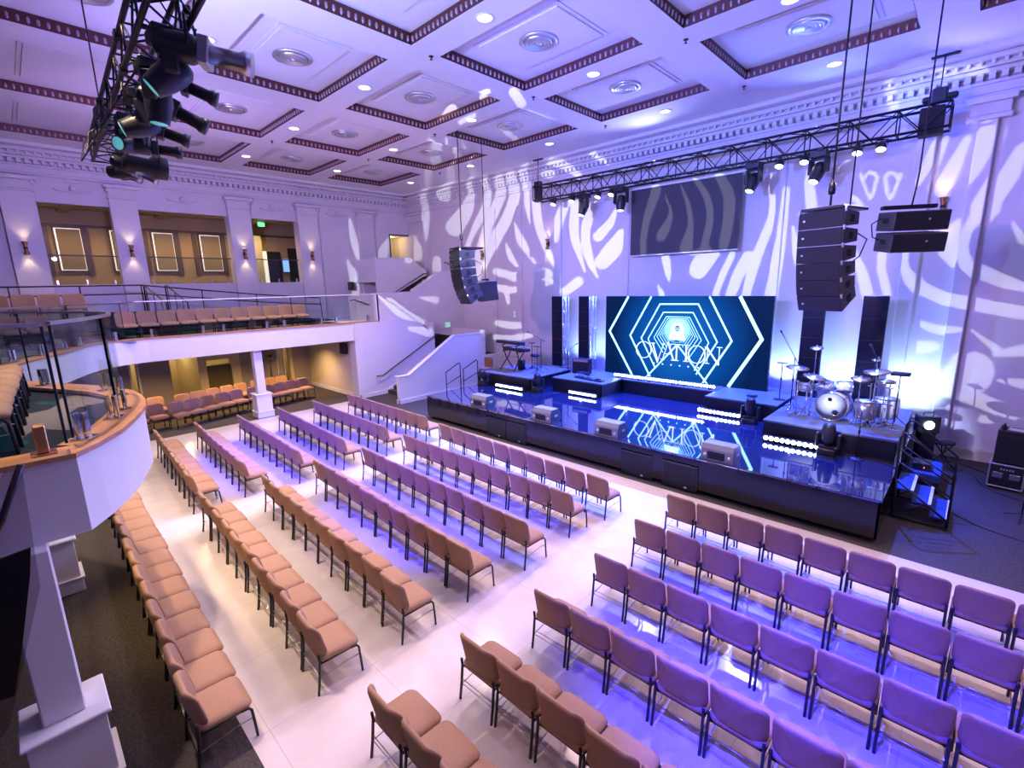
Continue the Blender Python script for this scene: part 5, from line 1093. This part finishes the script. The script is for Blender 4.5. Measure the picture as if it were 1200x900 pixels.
# lamps on the audience truss
for x, z, rz, tilt, l, sc in (
  (-5.3, 6.97, -.50, .16, 'large spotlight nearest the camera with a brightly lit steel barrel', 1.15),
  (-6.05, 6.86, -.35, .35, 'short spotlight with black shutters behind the bright barrel', .85),
  (-6.75, 6.86, -.30, .45, 'spotlight pointing right below the long hanging head', 1.0),
  (-7.6, 6.80, -.25, .30, 'blue-lit spotlight pointing right in the middle of the cluster', .9),
  (-8.2, 6.70, -.2, .05, 'blue-lit spotlight with a round teal lens low in the cluster', .9),
  (-10.05, 6.80, -.3, .45, 'silver striped spotlight low at the far truss end', .95),
  (-10.6, 6.85, -.75, .02, 'black cylindrical spotlight hanging lowest at the far end', 1.05),
  (-11.2, 6.86, .4, .1, 'dark spotlight at the very far end of the audience truss', .8)):
    o = profile_light(l, (x, 1.80 - .046 * (x + 11.4), z), rz, tilt, body='steel' if x in (-5.3, -10.05) else 'blackp', sc=sc * .88)
for x, l, ti, pa in ((-6.3, 'long moving head hanging down in front of the audience truss', -.12, .6), (-7.3, 'moving head folded against the audience truss lattice', -1.2, .2), (-8.3, 'moving head pointing sideways with a teal rim', -1.35, -.6), (-5.5, 'dark moving head nearest the camera above the bright barrel', -.9, .3)):
    moving_head(l, (x, 1.66 - .046 * (x + 11.4), 6.88), (pi, 0, 0), tilt=ti, pan=pa, group='moving heads on the audience truss', lens='tealens', hang=True, sc=.85)
t = thing('truss_cable_bundle', 'black looped cables hanging off the audience truss side', 'cable', (-9.5, 1.42, 7.0))
for q in range(6):
    x = -1.2 + q * .75; MB().tube([(x, 0, .1), (x - .05, -.12, 0), (x + .1, -.2, -.3), (x + .3, -.1, -.15), (x + .35, 0, .05)], .011, 6).build('cable_loop', 'cable', t)
# pattern projector: a lamp behind a cut-out plate
GF, GR, GU = V((0.00698, 0.99791, -0.0642)), V((0.99998, -0.00699, 0)), V((0.00045, 0.0642, 0.99794)); GL = V((-9.5, 2.0, 6.52)); GD = .06
t = thing('pattern_projector', 'black pattern projector in the lamp cluster, throwing the drop shapes', 'stage light', GL)
rm = Matrix((GR, GU, -GF)).transposed().to_4x4()                    # local -z looks along the beam
m = MB(); m.lathe([(.17, -.11), (.17, .05), (.11, .12), (.11, .40), (.08, .44), (0, .44)], 20, rm, caps=False); m.build('housing', 'blackp', t)
m = MB(); m.tube([(-.19, 0, 0), (-.19, 0, .45), (.19, 0, .45), (.19, 0, 0)], .014, 6); m.cbox(-.03, .03, -.03, .03, .44, .56, .005); m.build('yoke', 'black', t)
cu = bpy.data.curves.new('pattern_plate', 'CURVE'); cu.dimensions = '2D'; cu.fill_mode = 'BOTH'
GOBO = [[(1342,-627),(1334,-617),(1340,-601),(1375,-595),(1299,-564),(1235,-555),(1227,-547),(1223,-531),(1228,-515),(1243,-505),(1278,-408),(1306,-390),(1335,-398),(1356,-424),(1363,-457),(1357,-494),(1338,-526),(1378,-544),(1456,-568),(1465,-590),(1456,-609),(1399,-602),(1392,-624)],[(-1698,-591),(-1710,-579),(-1698,-556),(-1541,-510),(-1520,-510),(-1507,-526),(-1507,-553),(-1520,-575),(-1541,-591)],[(-1755,-506),(-1790,-499),(-1833,-479),(-1986,-366),(-1989,-360),(-1904,-338),(-1885,-339),(-1855,-355),(-1733,-414),(-1604,-457),(-1605,-478),(-1620,-492),(-1705,-506)],[(-993,-500),(-1066,-494),(-1076,-478),(-1057,-463),(-865,-457),(-746,-440),(-687,-433),(-675,-440),(-678,-457),(-780,-486),(-858,-501)],[(1427,-500),(1368,-483),(1370,-475),(1399,-470),(1443,-467),(1450,-478),(1448,-494),(1442,-501)],[(-922,-414),(-1007,-402),(-1016,-392),(-1016,-382),(-1008,-371),(-993,-364),(-801,-373),(-695,-350),(-623,-330),(-611,-339),(-616,-347),(-751,-405),(-836,-419)],[(1150,-411),(1135,-392),(1143,-367),(1200,-360),(1224,-376),(1214,-393),(1192,-405)],[(1356,-403),(1351,-398),(1353,-387),(1299,-328),(1306,-324),(1369,-371),(1370,-377),(1378,-376),(1427,-354),(1440,-366),(1441,-387),(1427,-397)],[(1221,-340),(1185,-330),(1146,-302),(1150,-288),(1207,-306),(1299,-317),(1304,-323),(1264,-339)],[(-1556,-303),(-1662,-284),(-1662,-280),(-1648,-280),(-1641,-274),(-1584,-262),(-1534,-248),(-1513,-246),(-1499,-257),(-1497,-280),(-1513,-302),(-1527,-307)],[(-2630,-297),(-2645,-288),(-2652,-275),(-2711,29),(-2709,38),(-2695,41),(-2659,12),(-2595,-45),(-2568,-83),(-2554,-120),(-2542,-195),(-2538,-254),(-2547,-275),(-2566,-291),(-2588,-299)],[(1406,-281),(1214,-238),(1150,-202),(1123,-168),(1101,-104),(1098,-40),(1103,-29),(1114,-27),(1126,-40),(1126,-88),(1132,-109),(1168,-163),(1221,-194),(1413,-240),(1425,-254),(1426,-270),(1420,-279)],[(-893,-261),(-903,-254),(-936,-185),(-1021,-168),(-1031,-152),(-1021,-136),(-1000,-130),(-943,-138),(-915,-132),(-886,-147),(-815,-149),(-689,-131),(-787,-128),(-836,-120),(-1013,-67),(-1027,-56),(-1028,-40),(-1014,-29),(-993,-26),(-865,-55),(-780,-66),(-566,-43),(-537,-54),(-523,-72),(-520,-88),(-527,-104),(-516,-115),(-513,-125),(-523,-139),(-751,-184),(-879,-192),(-874,-254)],[(1007,-232),(993,-228),(986,-216),(935,-24),(936,-15),(945,-19),(985,-93),(1004,-141),(1022,-211),(1016,-227)],[(666,-228),(649,-216),(644,-195),(681,35),(694,229),(708,230),(716,216),(713,-8),(695,-211),(687,-223)],[(495,-224),(485,-216),(480,-200),(505,-109),(552,-19),(566,-15),(587,-21),(639,115),(642,168),(625,307),(637,312),(644,302),(663,200),(672,131),(667,88),(623,-50),(585,-206),(580,-214),(566,-218),(554,-211),(550,-200),(566,-96),(565,-109),(559,-114),(521,-216),(509,-225)],[(431,-218),(421,-211),(421,-195),(449,-109),(492,-13),(476,-3),(469,13),(484,115),(484,200),(476,232),(440,307),(448,323),(466,324),(480,312),(522,243),(534,200),(535,147),(524,56),(513,3),(504,-8),(515,-29),(476,-125),(448,-211)],[(1064,-216),(1050,-206),(1021,-109),(1022,-24),(1029,-11),(1043,-14),(1049,-24),(1049,-109),(1074,-200),(1072,-211)],[(167,-214),(159,-206),(147,-158),(153,-150),(160,-158),(193,-200),(182,-215)],[(-438,-207),(-460,-190),(-455,-168),(-352,-102),(-324,-100),(-310,-107),(-300,-120),(-300,-136),(-307,-147),(-416,-205)],[(1413,-196),(1356,-182),(1299,-153),(1275,-125),(1258,-88),(1260,-3),(1282,56),(1279,83),(1349,254),(1363,262),(1373,254),(1379,238),(1364,158),(1331,83),(1332,61),(1289,-3),(1285,-51),(1302,-104),(1419,-174),(1423,-190)],[(780,-149),(766,-136),(738,-35),(730,72),(739,72),(774,-29),(796,-131),(794,-143)],[(210,-146),(187,-104),(165,-29),(166,-13),(174,-6),(196,-6),(209,-24),(220,-99)],[(-1584,-126),(-1668,-61),(-1691,-34),(-1700,-8),(-1699,19),(-1687,67),(-1669,81),(-1648,86),(-1620,83),(-1598,73),(-1588,61),(-1588,-29),(-1556,-120),(-1570,-130)],[(338,-127),(310,-104),(307,-72),(340,-19),(388,11),(409,120),(407,168),(395,222),(342,307),(345,317),(352,319),(366,312),(414,248),(436,190),(443,115),(422,13),(443,-3),(448,-24),(381,-119),(360,-129)],[(-1207,-115),(-1239,-104),(-1253,-83),(-1234,3),(-1215,67),(-1187,131),(-1098,302),(-1165,248),(-1264,124),(-1278,118),(-1299,121),(-1311,131),(-1311,141),(-1226,275),(-1157,355),(-1111,424),(-1088,473),(-1084,537),(-1079,542),(-1036,556),(-1014,557),(-1010,553),(-1033,537),(-1025,499),(-1024,457),(-1054,371),(-1050,367),(-990,446),(-963,537),(-936,548),(-893,556),(-873,553),(-885,537),(-889,467),(-902,414),(-1000,279),(-1052,179),(-959,280),(-901,362),(-874,430),(-862,537),(-855,542),(-794,554),(-775,553),(-772,547),(-779,537),(-775,521),(-780,414),(-798,350),(-872,237),(-1090,-19),(-1107,-27),(-1132,-24),(-1155,-99),(-1178,-112)],[(-210,-113),(-278,-35),(-306,24),(-310,44),(-313,29),(-285,-72),(-295,-79),(-303,-72),(-384,83),(-400,131),(-406,174),(-397,286),(-402,296),(-443,211),(-473,101),(-488,94),(-508,104),(-511,174),(-504,227),(-480,275),(-438,331),(-416,336),(-402,329),(-395,318),(-367,324),(-342,312),(-335,296),(-338,222),(-335,131),(-324,74),(-320,88),(-324,163),(-316,195),(-286,254),(-263,291),(-247,302),(-217,297),(-202,280),(-201,264),(-242,200),(-261,147),(-259,93),(-231,-23),(-219,-3),(-160,60),(-81,131),(-61,135),(-45,120),(-47,51),(-59,19),(-93,-19),(-153,-63),(-189,-65),(-217,-48),(-220,-56),(-200,-104),(-203,-112)],[(1228,-112),(1194,-72),(1182,-29),(1192,7),(1221,39),(1235,51),(1240,45),(1239,-29),(1256,-83),(1249,-107)],[(1385,-47),(1378,-39),(1359,19),(1363,26),(1368,19),(1401,-29),(1397,-45)],[(-787,-44),(-845,-13),(-891,24),(-911,72),(-917,125),(-908,130),(-778,-35),(-775,-40)],[(-516,-42),(-597,67),(-652,168),(-675,243),(-690,344),(-689,360),(-673,372),(-644,370),(-623,350),(-608,248),(-595,195),(-495,-35),(-502,-44)],[(-659,-28),(-773,83),(-803,120),(-816,152),(-833,243),(-822,246),(-692,56),(-648,-24)],[(310,-21),(291,-8),(284,13),(318,93),(324,131),(309,206),(277,296),(276,302),(281,303),(333,206),(351,109),(349,-8),(331,-22)],[(89,-16),(78,-3),(73,56),(90,179),(132,312),(146,322),(167,318),(179,307),(183,291),(125,147),(110,67),(110,-8),(103,-15)],[(-2538,18),(-2550,24),(-2600,93),(-2639,174),(-2658,275),(-2670,408),(-2668,419),(-2659,425),(-2638,425),(-2625,414),(-2539,190),(-2531,147),(-2527,72),(-2528,24)],[(-1904,18),(-1918,24),(-1925,35),(-1915,243),(-1909,248),(-1897,247),(-1870,222),(-1819,166),(-1807,136),(-1809,109),(-1823,77),(-1861,24),(-1883,16)],[(-2275,49),(-2296,59),(-2306,72),(-2308,115),(-2303,136),(-2288,163),(-2269,184),(-2200,238),(-2189,242),(-2183,238),(-2183,158),(-2192,115),(-2226,61),(-2246,51)],[(182,50),(165,61),(162,83),(217,157),(225,179),(222,206),(199,259),(203,267),(236,206),(246,158),(234,104),(210,58),(196,49)],[(-217,82),(-239,99),(-243,115),(-239,125),(-153,185),(-109,238),(-103,244),(-91,238),(-97,195),(-110,156),(-182,87),(-196,81)],[(801,98),(787,106),(780,120),(764,232),(779,334),(787,343),(801,338),(808,323),(800,227),(821,120),(815,102)],[(958,115),(923,152),(929,167),(939,163),(965,131),(965,120)],[(1178,124),(1162,141),(1160,163),(1228,313),(1235,318),(1244,302),(1228,211),(1195,131)],[(1043,130),(1027,158),(1017,216),(1029,232),(1046,232),(1057,219),(1071,221),(1074,216),(1054,141)],[(979,141),(943,238),(950,242),(958,224),(961,232),(972,245),(986,242),(1000,231),(1007,216),(994,147),(986,139)],[(1043,147),(1030,211),(1036,220),(1050,216),(1058,195)],[(1271,147),(1265,158),(1277,328),(1292,345),(1309,339),(1324,307),(1315,238),(1295,184)],[(979,162),(962,211),(972,230),(979,232),(994,216),(988,168)],[(1128,167),(1123,179),(1149,275),(1169,328),(1178,333),(1184,328),(1189,312),(1173,238),(1140,168)],[(-1769,210),(-1801,360),(-1800,451),(-1790,542),(-1114,808),(-1071,820),(-1029,824),(-1007,821),(-999,814),(-1005,804),(-1031,788),(-1700,542),(-1712,478),(-1713,382),(-1721,318),(-1749,211),(-1755,206)],[(-1434,211),(-1484,227),(-1517,254),(-1528,286),(-1513,314),(-1335,415),(-1264,471),(-1242,478),(-1241,537),(-1236,542),(-1065,617),(-872,717),(-836,739),(-820,739),(-901,681),(-1182,542),(-1184,473),(-1213,398),(-1221,355),(-1239,328),(-1349,222),(-1392,210)],[(-701,220),(-711,227),(-747,328),(-753,366),(-754,451),(-748,537),(-687,560),(-651,565),(-640,563),(-640,558),(-678,537),(-697,360),(-697,227)],[(886,242),(876,254),(875,270),(908,306),(917,302),(905,248),(901,242)],[(-331,423),(-345,429),(-424,492),(-523,535),(-522,542),(-495,553),(-459,561),(-438,559),(-409,549),(-381,528),(-346,494),(-312,446),(-311,430)],[(1043,434),(1034,440),(1030,457),(1065,537),(1079,540),(1086,536),(1088,521),(1054,440)],[(-1527,456),(-1565,473),(-1589,499),(-1589,521),(-1566,542),(-1349,601),(-915,785),(-879,797),(-867,793),(-877,788),(-1190,633),(-1293,585),(-1409,542),(-1415,537),(-1441,473),(-1454,462),(-1484,453)],[(-559,460),(-581,478),(-584,489),(-578,499),(-559,506),(-509,502),(-494,499),(-479,489),(-476,478),(-481,468),(-537,458)],[(-139,460),(-214,526),(-217,537),(-196,544),(-177,542),(-178,537),(-124,478),(-125,462)],[(1285,483),(1200,499),(1190,515),(1192,530),(1217,531),(1299,520),(1312,505),(1313,489),(1306,481)],[(-573,670),(-575,675),(-483,756),(-452,768),(-424,772),(-420,766),(-513,686),(-545,673)],[(-125,691),(-162,756),(-142,772),(-89,788),(-58,788),(-53,713),(-89,696)],[(-75,802),(-81,809),(-77,814),(38,889),(103,911),(146,912),(148,905),(136,894),(25,825),(-32,805)],[(-609,830),(-618,836),(-606,846),(-559,861),(-388,865),(-374,862),(-376,857),(-416,843)],[(-765,904),(-772,910),(-763,921),(-723,938),(-552,973),(-509,974),(-497,964),(-504,953),(-530,937),(-573,922)],[(-274,920),(-289,926),(-281,937),(-248,953),(-210,962),(-4,961),(15,958),(10,948),(-39,930)]]
for loop in [[(-4400, -4400), (4400, -4400), (4400, 4400), (-4400, 4400)]] + GOBO:
    s = cu.splines.new('POLY'); s.points.add(len(loop) - 1); s.use_cyclic_u = True
    for p, (a, b) in zip(s.points, loop): p.co = (a / 2000 * GD, b / 2000 * GD, 0, 1)
cu.materials.append(M['black'])
g = bpy.data.objects.new('pattern_plate', cu); COL.objects.link(g)
dg = bpy.context.evaluated_depsgraph_get(); me = bpy.data.meshes.new_from_object(g.evaluated_get(dg)); bpy.data.objects.remove(g)
g = bpy.data.objects.new('pattern_plate', me); COL.objects.link(g); g.parent = t; g.matrix_local = Matrix.Translation(GF * GD) @ rm
GOBO_E = 7200
l = spot('pattern_lamp', GL, GL + GF, GOBO_E, (.86, .92, 1.0), 116, .1, 0.00012)
# ------------------------------------------------------------------ lamps that light the room, and added fill spots
W = (1.0, .80, .67); WP = (1.0, .68, .68); BL = (.03, .025, 1.0); BC = (.06, .10, 1.0); VI = (.34, .20, 1.0); PK = (.80, .42, 1.0); LV = (.36, .40, 1.0)
for x in LX:
    for y in LY:
        e = {3.52: 420, 6.9: 900, 10.38: 1400, 14.0: 40}[y]; sz = 96; ty = {3.52: 3.4, 6.9: 5.6, 10.38: 7.2, 14.0: 13}[y]
        if x < -19: e *= .80; sz = 54
        elif x < -10: e *= 1.3
        elif x > -4: e *= .1 if y < 4 else .85
        spot('downlight', (x, y, ZC - .05), (x, ty, 0), e, (1, .66, .34) if x < -19 else WP if x > -9 and y > 5 else W, sz, .9, .12)
for x in (1.2, 5.3):
    for y in (6.9, 10.38): spot('downlight', (x, y, ZC - .05), (x, y - 1.5, 0), 520, WP, 96, .9, .12)
for x in (-14.5, -10.2, -6.8): spot('downlight', (x, .2, ZC - .05), (x, 1.0, 0), 2200, (1, .74, .54), 56, .9, .12)  # added warm spots without fixtures, brighten the rear chair rows
spot('downlight', (-1.5, .2, ZC - .05), (-2.0, 1.9, 0), 700, (1, .62, .5), 50, .9, .12)  # added likewise, warms the backs of the nearest right-hand chairs
for x, tx, ty, e, c, sz in ((-10.5, -13.8, 5.4, 10000, BL, 50), (-8.1, -8.0, 6.0, 10500, BL, 48), (-1.0, .2, 5.2, 9500, BL, 50), (-2.4, -1.6, 5.6, 4000, BL, 40), (-6.6, -8.5, 7.2, 900, VI, 62)):
    spot('audience_wash', (x, 1.95, 6.45), (tx, ty, 0), e, c, sz, .8, .12)
for x, tx in ((-10.5, -13), (-7.5, -7.5), (-4.0, -3.2), (-1.6, 0.5)): spot('floor_fill', (x, 14.9, 7.75), (tx, 4.0, 0), 3600 if x < -5 else 2400, (.46, .44, 1), 54, .9, .1)  # added lavender fill over the floor, tied to no truss fixture
spot('drum_fill', (-4.6, 2.1, 6.6), (-2.0, 13.1, 1.9), 12000, (.45, .55, 1), 13, .6, .05)  # spot added to brighten the drum kit, tied to no fixture
spot('can_light', (-11.6, 15.0, 7.6), (-16.2, 12.2, 1.5), 2600, (.10, .14, 1), 50, .7, .05)
spot('can_light', (-9.0, 15.0, 7.6), (-12.4, 10.8, 4.9), 5000, (.03, .08, 1), 34, .5, .05)
spot('ceiling_fill', (-2.0, 15.1, 8.4), (-1.0, YW, 8.9), 260, BC, 140, 1, .05)  # added blue spot without a fixture, tints the ceiling edge
for x, tx, tz, e, c in ((-11, -17, 5.5, 1700, (.95, .50, .95)), (-7, -6.5, 6.4, 6800, (.12, .14, 1)), (-4, 4.0, 5.4, 2000, PK)): spot('wall_wash', (x, 1.95, 6.5), (tx, YW, tz), e, c, 74, 1, .2)
spot('wall_wash', (-11.5, 2.2, 6.5), (XL, 7, 6.0), 2300, (.46, .32, 1), 110, 1, .1)
for x, y, z, tx, ty, e, c in ((-3.5, 15.1, 8.45, -2, 11, 420, BC), (-8, 15.1, 8.45, -8, 10, 330, LV), (-1.2, 15.1, 8.45, 1.0, 12, 700, (.05, .05, 1)), (-9.5, 1.5, 7.3, -11, 8, 800, (.33, .36, 1)), (-6.5, 1.4, 7.3, -7.0, 8, 1450, (.31, .41, 1)), (-3.0, 1.3, 7.3, -3, 9, 1200, (.26, .38, 1)), (-11, 1.6, 7.3, -16, 5, 300, (.32, .26, 1)), (.3, 1.2, 7.3, 0, 7, 420, (.10, .12, 1))): spot('ceiling_fill', (x, y, z), (tx, ty, ZC), e, c, 150, 1, .05)  # added spots without fixtures, fill the ceiling with coloured light
for x in (-12.2, -10.2, -7.5, -4.3, -2.4): spot('can_light', (x, 15.1, TZ - .45), (x * .8 - 1.4, 12.6, DZ), 11000, (.03, .08, 1.0), 75, .6, .05)
for x in (-11.45, -10.1, -4.0, -2.5, -1.0): spot('uplight', (x, 15.75, 1.45), (x, YW, 3.4), 230 if x > -5 else 170, (.28, .46, 1.0), 140, .8, .03)
spot('uplight', (-.75, 15.6, 1.3), (-.8, YW, 1.8), 60, (.5, .75, 1.0), 120, .8, .03)
# warm lamps under the balcony, in the hall and in the lounge
for x, y in ((-21.0, 3.2), (-21.0, 6.0), (-21.2, 8.6)):
    d = thing('ceiling_downlight', 'small warm downlight under the left balcony, %s' % ('near the curved corner' if y < 4 else 'by the white column' if y < 7 else 'near the end wall'), 'ceiling light', (x, y, 2.5), group='downlights under the balcony'); MB().lathe([(.08, 0), (.08, -.01), (0, -.012)], 12).build('lens', 'warmlamp', d)
    spot('under_balcony_light', (x, y, 2.46), (x, y, 0), 420, (1.0, .60, .26), 140, .8, .08)
for y in (3.0, 4.7, 6.0, 9.0): point('hall_light', (-24.8, y, 2.3), 26, (1.0, .76, .42), .1)
for y in (1.9, 4.7, 6.6, 9.0): spot('lounge_light', (-25.0, y, 7.6), (-25.2, y, 5), 130, (1.0, .68, .32), 170, .6, .05)
point('passage_light', (-24.2, 15.5, 7.2), 18, (1.0, .78, .45), .1)
spot('tier_light', (-20.5, .5, 9.3), (-20.8, .5, 3.8), 420, (1.0, .72, .32), 70, .8, .1)
for x, e in ((-13.2, 60), (-11.2, 80), (-8.3, 210), (-6.6, 60)): spot('under_balcony_light', (x, -.3, 2.46), (x + .2, .95, .3), e, (1, .66, .30), 74, .9, .08)
wd = bpy.data.worlds.new('world'); scn.world = wd; wd.use_nodes = True
bg = wd.node_tree.nodes['Background']; bg.inputs[0].default_value = (.42, .24, .9, 1); bg.inputs[1].default_value = 0.08
